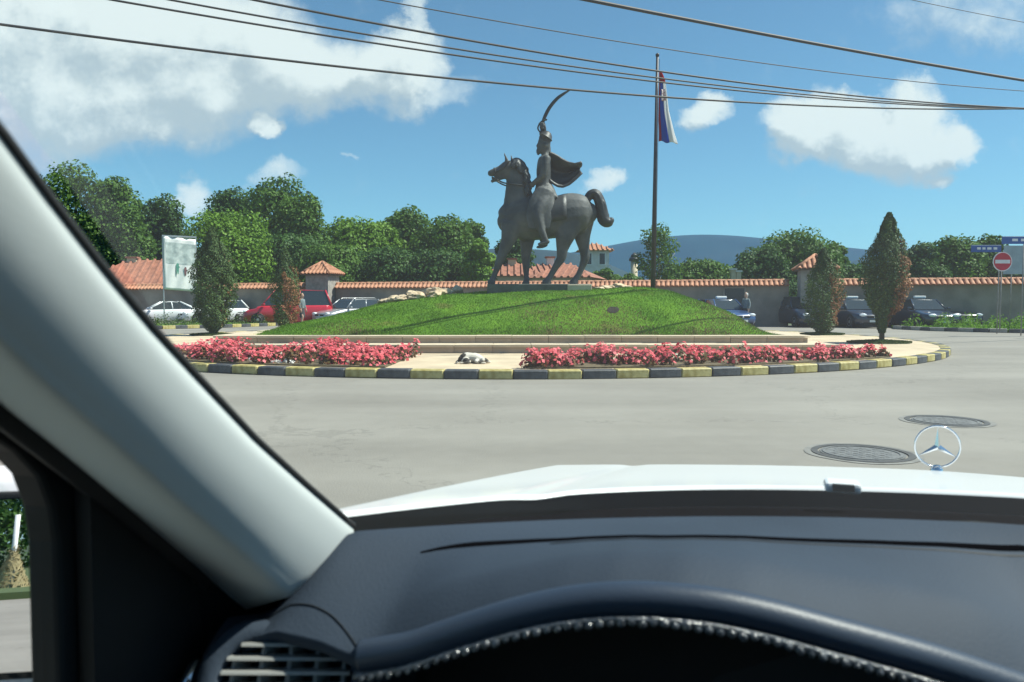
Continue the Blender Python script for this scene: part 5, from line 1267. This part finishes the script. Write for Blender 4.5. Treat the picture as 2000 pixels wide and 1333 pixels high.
def seam_pt(u):
    dv = .030 + .045 * max(0, (u + .34) / .055) ** 2; return on_dash(u, min(vd(u) - lip(u)[0] - .003, vd(u) - lip(u)[0] - .03 + dv * .35), .0008)
b = MB().tube([seam_pt(u) for u in su3], .0005, 6).build('vent_seam', M['black_plastic'], dash, True)

# A-pillar trim
def resample(P, n):
    P = np.array([tuple(p) for p in P]); L_ = np.concatenate([[0], np.cumsum(np.linalg.norm(np.diff(P, axis=0), axis=1))]); s = np.linspace(0, L_[-1], n)
    return np.stack([np.interp(s, L_, P[:, k]) for k in range(3)], 1)
E1 = [Vector((-.255, .02, 1.435))] + [car_u(*p) for p in ((0, 262, -.303), (100, 398, -.310), (200, 528, -.316), (300, 648, -.322), (400, 756, -.328), (500, 862, -.334), (600, 952, -.340), (690, 1030, -.345))]
E2 = [Vector((-.325, .06, 1.36))] + [car_u(*p) for p in ((0, 790, -.376), (100, 868, -.379), (200, 950, -.383), (300, 1035, -.387), (400, 1120, -.391), (470, 1195, -.395))]
EO = [Vector((-.37, .12, 1.34))] + [car_u(*p) for p in ((0, 790, -.440), (100, 868, -.440), (200, 950, -.440), (300, 1035, -.440), (400, 1120, -.440), (470, 1195, -.440))]
A1, A2, AM = resample(E1, 40), resample(EO, 40), resample(E2, 40)
nin = Vector((.62, -.74, .10)).normalized(); rows = []
for i in range(40):
    a_, c_, m0 = Vector(A1[i]), Vector(A2[i]), Vector(AM[i]); dr = (Vector(A1[min(i + 1, 39)]) - Vector(A1[max(i - 1, 0)])).normalized()
    k1 = a_ + (m0 - a_) * .10 + nin * .010; k2 = a_ + (m0 - a_) * .34 + nin * .021; k3 = a_ + (m0 - a_) * .60 + nin * .024; k4 = a_ + (m0 - a_) * .78 + nin * .012
    sec = catmull([tuple(q_) for q_ in (a_, k1, k2, k3, k4, c_)], 5); row = []
    for q_, p_ in enumerate(sec):
        k_ = max(0, (i - 28) / 11) ** 2; row.append(Vector(p_) + dr * (.028 * math.sin(math.pi * q_ / (len(sec) - 1)) * k_))
    rows.append(row)
e_ = rows[-1]; rows.append([p_ + dr * .006 - nin * .012 for p_ in e_]); rows.append([p_ + dr * .004 - nin * .05 for p_ in e_])
MB().grid(rows).build('pillar_trim', M['pillar_cloth'], car, True)
MB().tube([Vector(p) + Vector((-.0005, .001, .001)) for p in A1], .0026, 8).build('windscreen_seal', M['rubber'], car, True)
A2x = [Vector(p) for p in A2]; A2x += [A2x[-1] + (A2x[-1] - A2x[-4]).normalized() * q_ for q_ in (.05, .10, .16)]
MB().grid([[p + Vector(d_) for p in A2x] for d_ in ((.001, .002, .002), (-.003, -.004, -.008), (-.012, .004, -.014), (-.030, .02, -.012))]).build('door_seal', M['rubber'], car, True)
# same pillar on the passenger side
def mir(p): return Vector((2 * U0 - p[0], p[1], p[2]))
MB().grid([[mir(p) for p in r_] for r_ in rows]).build('pillar_trim', M['pillar_cloth'], car, True)
# door frame with sail panel
fr = [(.40, .74), (.401, 1.035), (.398, 1.06), (.390, 1.083), (.374, 1.103), (.33, 1.138), (.10, 1.30), (-.10, 1.365), (-.9, 1.375), (-.9, .74), (-1.05, .74), (-1.05, 1.44), (-.15, 1.45), (.06, 1.41), (.66, .99), (.78, .90), (.78, .74)]
for s in (-1, 1):
    xo = -.49 if s < 0 else 2 * U0 + .462
    MB().prism(fr, 'x', xo, xo + .028).build('door_frame', M['black_plastic'], car, bevel=.004)
    xg = xo + .012; b = MB(); b.add([(xg, -.9, .74), (xg, .40, .74), (xg, .40, 1.05), (xg, .33, 1.138), (xg, .10, 1.30), (xg, -.10, 1.365), (xg, -.9, 1.375)], [tuple(range(7))]); b.build('side_window', M['side_glass'], car)
    xi = -.50 if s < 0 else 2 * U0 + .44
    MB().box((xi + .03, -.15, .50), (.06, 1.9, .56)).build('door_panel', M['black_plastic'], car, bevel=.02)
    xw = -.545 if s < 0 else 2 * U0 + .545
    b = MB(); b.rings([[(xw + s * .02 * k, -1.25, z) for k, z in ((0, .30), (1, .55), (.7, .80), (-.6, .87), (-1.5, .875), (-1.5, .30))], [(xw + s * .02 * k, .62, z) for k, z in ((0, .30), (1, .55), (.7, .80), (-.6, .87), (-1.5, .875), (-1.5, .30))]]); b.build('door_skin', M['white_paint'], car, True)
# sail inner panel ridge and chrome door pull
MB().tube([car_v(362, 1345, .48), car_v(380, 1300, .50), car_v(392, 1288, .51)], .0055, 8).build('door_pull', M['chrome'], car, True)
# door mirrors
mn = Vector((.418, -.895, .142)).normalized()
for s in (-1, 1):
    mo_ = empty('door_mirror', (-.735 if s < 0 else 2 * U0 + .735, .575, .915), 0, car)
    n3 = Vector((mn.x * (1 if s < 0 else -1), mn.y, mn.z)); tx = Vector((0, 0, 1)).cross(n3).normalized(); ty = n3.cross(tx)
    if tx.x < 0: tx = -tx
    def MP(x, y, z): return tuple(tx * x + ty * y + n3 * z)
    def mr(hx_, hy_, r_, z): return [MP(x, y, z) for x, y in rounded_rect(-hx_, hx_, -hy_, hy_, r_, 5)]
    MB().rings([mr(.125, .098, .045, .012), mr(.135, .118, .05, -.005), mr(.13, .112, .05, -.045), mr(.09, .06, .045, -.085), mr(.03, .02, .015, -.10)]).build('mirror_housing', M['white_paint'], mo_, True)
    MB().rings([mr(.122, .093, .043, .0125), mr(.119, .090, .04, .016), mr(.113, .083, .036, .0135)]).build('mirror_bezel', M['black_plastic'], mo_, True)
    b = MB(); b.add(mr(.115, .085, .037, .0162), [tuple(range(24))]); b.build('mirror_glass', M['mirror'], mo_)
    MB().tube([(s * -.12, .0, -.06), (s * -.25, -.02, -.07)], [.03, .035], 10).build('mirror_arm', M['black_plastic'], mo_, True)
# hood and fenders
def hood_z(u, v):
    x = v - .84; q = abs(u - U0)
    z = 1.005 - .1442 * x - .0101 * x * x - .0347 * (q / .70) ** 1.55 - .003 * math.exp(-((q - .56) / .02) ** 2)
    if q > .72: z -= 1.6 * (q - .72) ** 1.15
    if v > 1.55: z -= 1.1 * (v - 1.55) ** 2
    return z
hu = np.concatenate([np.linspace(U0 - .83, U0 - .56, 40), np.linspace(U0 - .55, U0 + .55, 56), np.linspace(U0 + .56, U0 + .83, 40)])
def vfront(u): return 1.86 - .30 * (abs(u - U0) / .8) ** 2.2
def find_hood(px, py):
    r_ = car_ray(px, py)
    for k_ in range(1200):
        p_ = Vector((0, 0, CAM_H)) + r_ * (.5 + k_ * .0008)
        if p_.z <= hood_z(p_.x, p_.y): return abs(p_.x - U0), p_.y
hq = [q_ for q_ in (find_hood(*p) for p in ((690, 1004), (740, 995), (799, 985), (932, 972), (1088, 960), (1244, 956), (1400, 952), (1500, 952.5), (1700, 955), (1990, 962))) if q_]
hq.sort(); HQ, HV = [q_[0] for q_ in hq], [q_[1] for q_ in hq]; hfit = np.polyfit(np.array(HQ) ** 2, HV, 2)
def hood_rear(u): return float(max(.40, np.polyval(hfit, min(abs(u - U0), HQ[-1] + .02) ** 2) - max(0, abs(u - U0) - HQ[-1] - .02) * 2.0))
vh = hood_rear
rows = []
for t in np.linspace(0, 1, 46):
    rows.append([(u, hood_rear(u) + (vfront(u) - hood_rear(u)) * t, hood_z(u, hood_rear(u) + (vfront(u) - hood_rear(u)) * t)) for u in hu])
rows.insert(0, [(u, hood_rear(u) - .003, hood_z(u, hood_rear(u)) - .004) for u in hu])
MB().grid([[(u, hood_rear(u) - .002, hood_z(u, hood_rear(u)) - .004) for u in hu], [(u, hood_rear(u) + .006, hood_z(u, hood_rear(u)) - .04) for u in hu], [(u, hood_rear(u) + .03, hood_z(u, hood_rear(u)) - .12) for u in hu]]).build('hood_underside', M['cowl'], car, True)  # rear underside of the hood, darkened with the cowl material
rows.append([(u, vfront(u) + .03, hood_z(u, vfront(u)) - .10) for u in hu]); rows.append([(u, vfront(u) + .05, .35) for u in hu])
hoodo = MB().grid(rows).build('hood', M['white_paint'], car, True)
# cowl behind the hood, wipers
cu_ = np.linspace(U0 - .72, U0 + .72, 60)
b = MB(); b.grid([[(u, vd(u) + .012, zf(u) - .012) for u in cu_], [(u, (vd(u) + vh(u)) / 2, min(.978, hood_z(u, vh(u)) - .006)) for u in cu_], [(u, vh(u) + .03, hood_z(u, vh(u)) - .03) for u in cu_]]); b.build('cowl', M['void'], car, True)
for u0_, u1_ in ((-.02, .30), (.26, .68)):
    q = [(u, vd(u) + .034, .982 + .002 * math.sin(i)) for i, u in enumerate(np.linspace(u0_, u1_, 8))]; MB().tube(q, .004, 6).build('wiper', M['rubber'], car, True)
    MB().tube([(u1_ + .03, vd(u1_) + .05, .978), (u1_ - .1, vd(u1_) + .046, .983), (u0_ + .15, vd(u0_ + .15) + .04, .985)], [.006, .005, .003], 8).build('wiper_arm', M['cowl'], car, True)
# washer nozzles
for un, vn_ in ((.094, .98), (2 * U0 - .094, .98)):
    zz = hood_z(un, vn_); nz_ = MB().box((un, vn_, zz + .005), (.040, .030, .012)).build('washer_nozzle', M['white_paint'], car, bevel=.004)
    MB().box((un, vn_ - .016, zz + .0065), (.024, .006, .008)).build('nozzle_jet', M['black_plastic'], nz_, bevel=.001)
# star ornament
sp = Vector((.316, 1.60, 0)); sp.z = hood_z(sp.x, sp.y)
orn = empty('hood_ornament', tuple(sp), R(4), car); rc = .047; rr_ = .0385
b = MB(); b.tube([(0, 0, -.004), (0, 0, .006), (0, 0, .012)], [.014, .010, .005], 12); b.build('ornament_base', M['chrome'], orn, True)
b = MB(); n = 48; b.rings([[((rr_ + .0018 * math.cos(q)) * math.cos(a), .0018 * math.sin(q), rc + (rr_ + .0018 * math.cos(q)) * math.sin(a)) for q in [2 * math.pi * k / 8 for k in range(8)]] for a in [2 * math.pi * k / n for k in range(n + 1)]], cap=False); b.build('ornament_ring', M['chrome'], orn, True)
b = MB()
for k in range(3):
    a = R(90 + 120 * k); d_ = Vector((math.cos(a), 0, math.sin(a))); s_ = Vector((-math.sin(a), 0, math.cos(a))); c_ = Vector((0, 0, rc))
    b.add([c_ - d_ * .003 + s_ * .0060, c_ - d_ * .003 - s_ * .0060, c_ + d_ * rr_, c_ + Vector((0, -.007, 0)), c_ + Vector((0, .007, 0))], [(0, 3, 2), (3, 1, 2), (0, 2, 4), (4, 2, 1)])
b.build('ornament_star', M['chrome'], orn)
# windscreen, roof, shell
def header(u): return .10 - .22 * (u - U0) ** 2
rows = []
wu = np.linspace(-1, 1, 33)
for t in np.linspace(0, 1, 14):
    row = []
    for w_ in wu:
        ub = U0 + w_ * .72; ut = U0 + w_ * .585
        pb = Vector((ub, max(.52, vd(ub)) + .035, .975)); pt = Vector((ut, header(ut), 1.445)); p_ = pb.lerp(pt, t); p_.z += .035 * math.sin(math.pi * t); p_.y += .02 * math.sin(math.pi * t); row.append(p_)
    rows.append(row)
MB().grid(rows).build('windscreen', M['windscreen'], car, True)
ru = np.linspace(U0 - .60, U0 + .60, 21); rows = [[(u, header(u) + .02, 1.435 + .01) for u in ru]]
for v in (-.2, -.7, -1.2, -1.6): rows.append([(u, v, 1.47 - .05 * ((u - U0) / .6) ** 2) for u in ru])
MB().grid(rows).build('roof', M['headliner'], car, True, solid=.03)
MB().box((U0, -.6, .27), (1.56, 2.6, .06)).build('floor', M['black_plastic'], car)  # unseen, added to stop light coming in from below
MB().box((U0, -1.62, .62), (1.5, .06, .72)).build('rear_bulkhead', M['black_plastic'], car)
MB().box((U0, .72, .55), (1.4, .04, .60)).build('firewall', M['black_plastic'], car)
MB().prism([(.415, .55), (.80, .55), (.80, .90), (.61, .925), (.415, 1.085)], 'x', -.460, -.446).build('kick_panel', M['black_plastic'], car)
for us_ in (-.02, 2 * U0 + .02):  # unseen seats and rear bench, added to darken the cabin
    st_ = MB().box((us_, -.55, .82), (.50, .14, .68), 0, R(-14)).build('front_seat', M['cloth_dark'], car, bevel=.05); MB().box((us_, -.68, 1.22), (.27, .09, .18), 0, R(-10)).build('headrest', M['cloth_dark'], st_, bevel=.03)
MB().box((U0, -1.42, .72), (1.30, .16, .72), 0, R(-18)).build('rear_bench', M['cloth_dark'], car, bevel=.05)
for s in (-1, 1): MB().prism([(-1.65, .85), (-1.05, .85), (-1.05, 1.44), (-1.60, 1.45)], 'x', U0 + s * .76 - .02, U0 + s * .76 + .02).build('rear_quarter', M['headliner'], car)
for wx_, wy_ in ((-.50, 1.05), (U0 * 2 + .50, 1.05), (-.50, -1.55), (U0 * 2 + .50, -1.55)):
    b = MB(); n = 24; b.rings([[(wx_ + x, wy_ + r_ * math.cos(2 * math.pi * k / n), .31 + r_ * math.sin(2 * math.pi * k / n)) for k in range(n)] for x, r_ in ((-.1, .28), (-.09, .31), (.09, .31), (.1, .28))]); b.build('wheel', M['rubber'], car, True)

# things behind the viewer, seen in the door mirror
def behind(u, v): return (u * math.cos(TH) + v * math.sin(TH), -u * math.sin(TH) + v * math.cos(TH))
for i, (u, v, H_, W_) in enumerate(((-1.6, -31, 6, 6), (-6, -30, 6.5, 6), (-11, -29, 6, 6), (3.5, -33, 7, 6))):
    x, y = behind(u, v); root = empty('deciduous_tree', (x, y, 0)); tag(root, ['dark green roadside tree reflected nearest in the door mirror', 'second roadside tree behind the car', 'third roadside tree behind the car', 'far roadside tree behind the car'][i], 'tree', 'trees behind the car')
    bl = [((random.uniform(-.3, .3) * W_, random.uniform(-.3, .3) * W_, H_ * random.uniform(.12, .85)), (W_ * .26,) * 3) for _ in range(12)]
    link('crown', quad_mesh('crown', crown_cloud(bl, 9000, .17)), M['leaf2'], root); MB().tube([(0, 0, 0), (0, 0, H_ * .6)], [.16, .08], 8).build('trunk', M['bark'], root, True)
for i, (u, v) in enumerate(((-.80, -17.0), (-1.35, -17.4))):
    x, y = behind(u, v); root = empty('roadside_post', (x, y, 0)); tag(root, ('nearer' if i == 0 else 'outer') + ' pale post in a dry grass tuft seen in the door mirror', 'post')
    MB().tube([(0, 0, 0), (0, 0, 1.5)], .05, 8).build('post', M['sign_white'], root, True)
    n = 500; q = rng.random(n); a = rng.uniform(0, 6.28, n); pos = np.stack([.38 * (1 - q) * np.cos(a), .38 * (1 - q) * np.sin(a), q * .85], 1)
    M.setdefault('straw', leaf_mat('straw', (.30, .24, .12), (.45, .38, .20), .1)); link('grass_tuft', quad_mesh('grass_tuft', leaf_quads(pos, norm(np.stack([np.cos(a), np.sin(a), np.full(n, .2)], 1)), .22, .15)), M['straw'], root)
p = MB(); q = [behind(*t) for t in ((-2.9, 3), (-2.9, -15), (7, -15), (7, -45), (-30, -45), (-30, 3))]; p.prism(q, 'z', -.02, .12); tag(p.build('roadside_verge', M['field']), kind='structure')

# ------------------------------------------------------------------ haze: pale air over the whole place
hzb = MB().box((0, 600, 159), (11000, 11000, 320)).build('haze', None)
hm = bpy.data.materials.new('haze'); hm.use_nodes = True; t = hm.node_tree; t.nodes.clear()
vo = t.nodes.new('ShaderNodeVolumePrincipled'); vo.inputs['Color'].default_value = (.10, .47, 1.0, 1); vo.inputs['Density'].default_value = .9e-4
vo.inputs['Anisotropy'].default_value = 0.0
om = t.nodes.new('ShaderNodeOutputMaterial'); t.links.new(vo.outputs[0], om.inputs['Volume']); hzb.data.materials.append(hm); tag(hzb, 'thin blue haze in the distance', 'haze', kind='stuff')
hzb.display_type = 'WIRE'
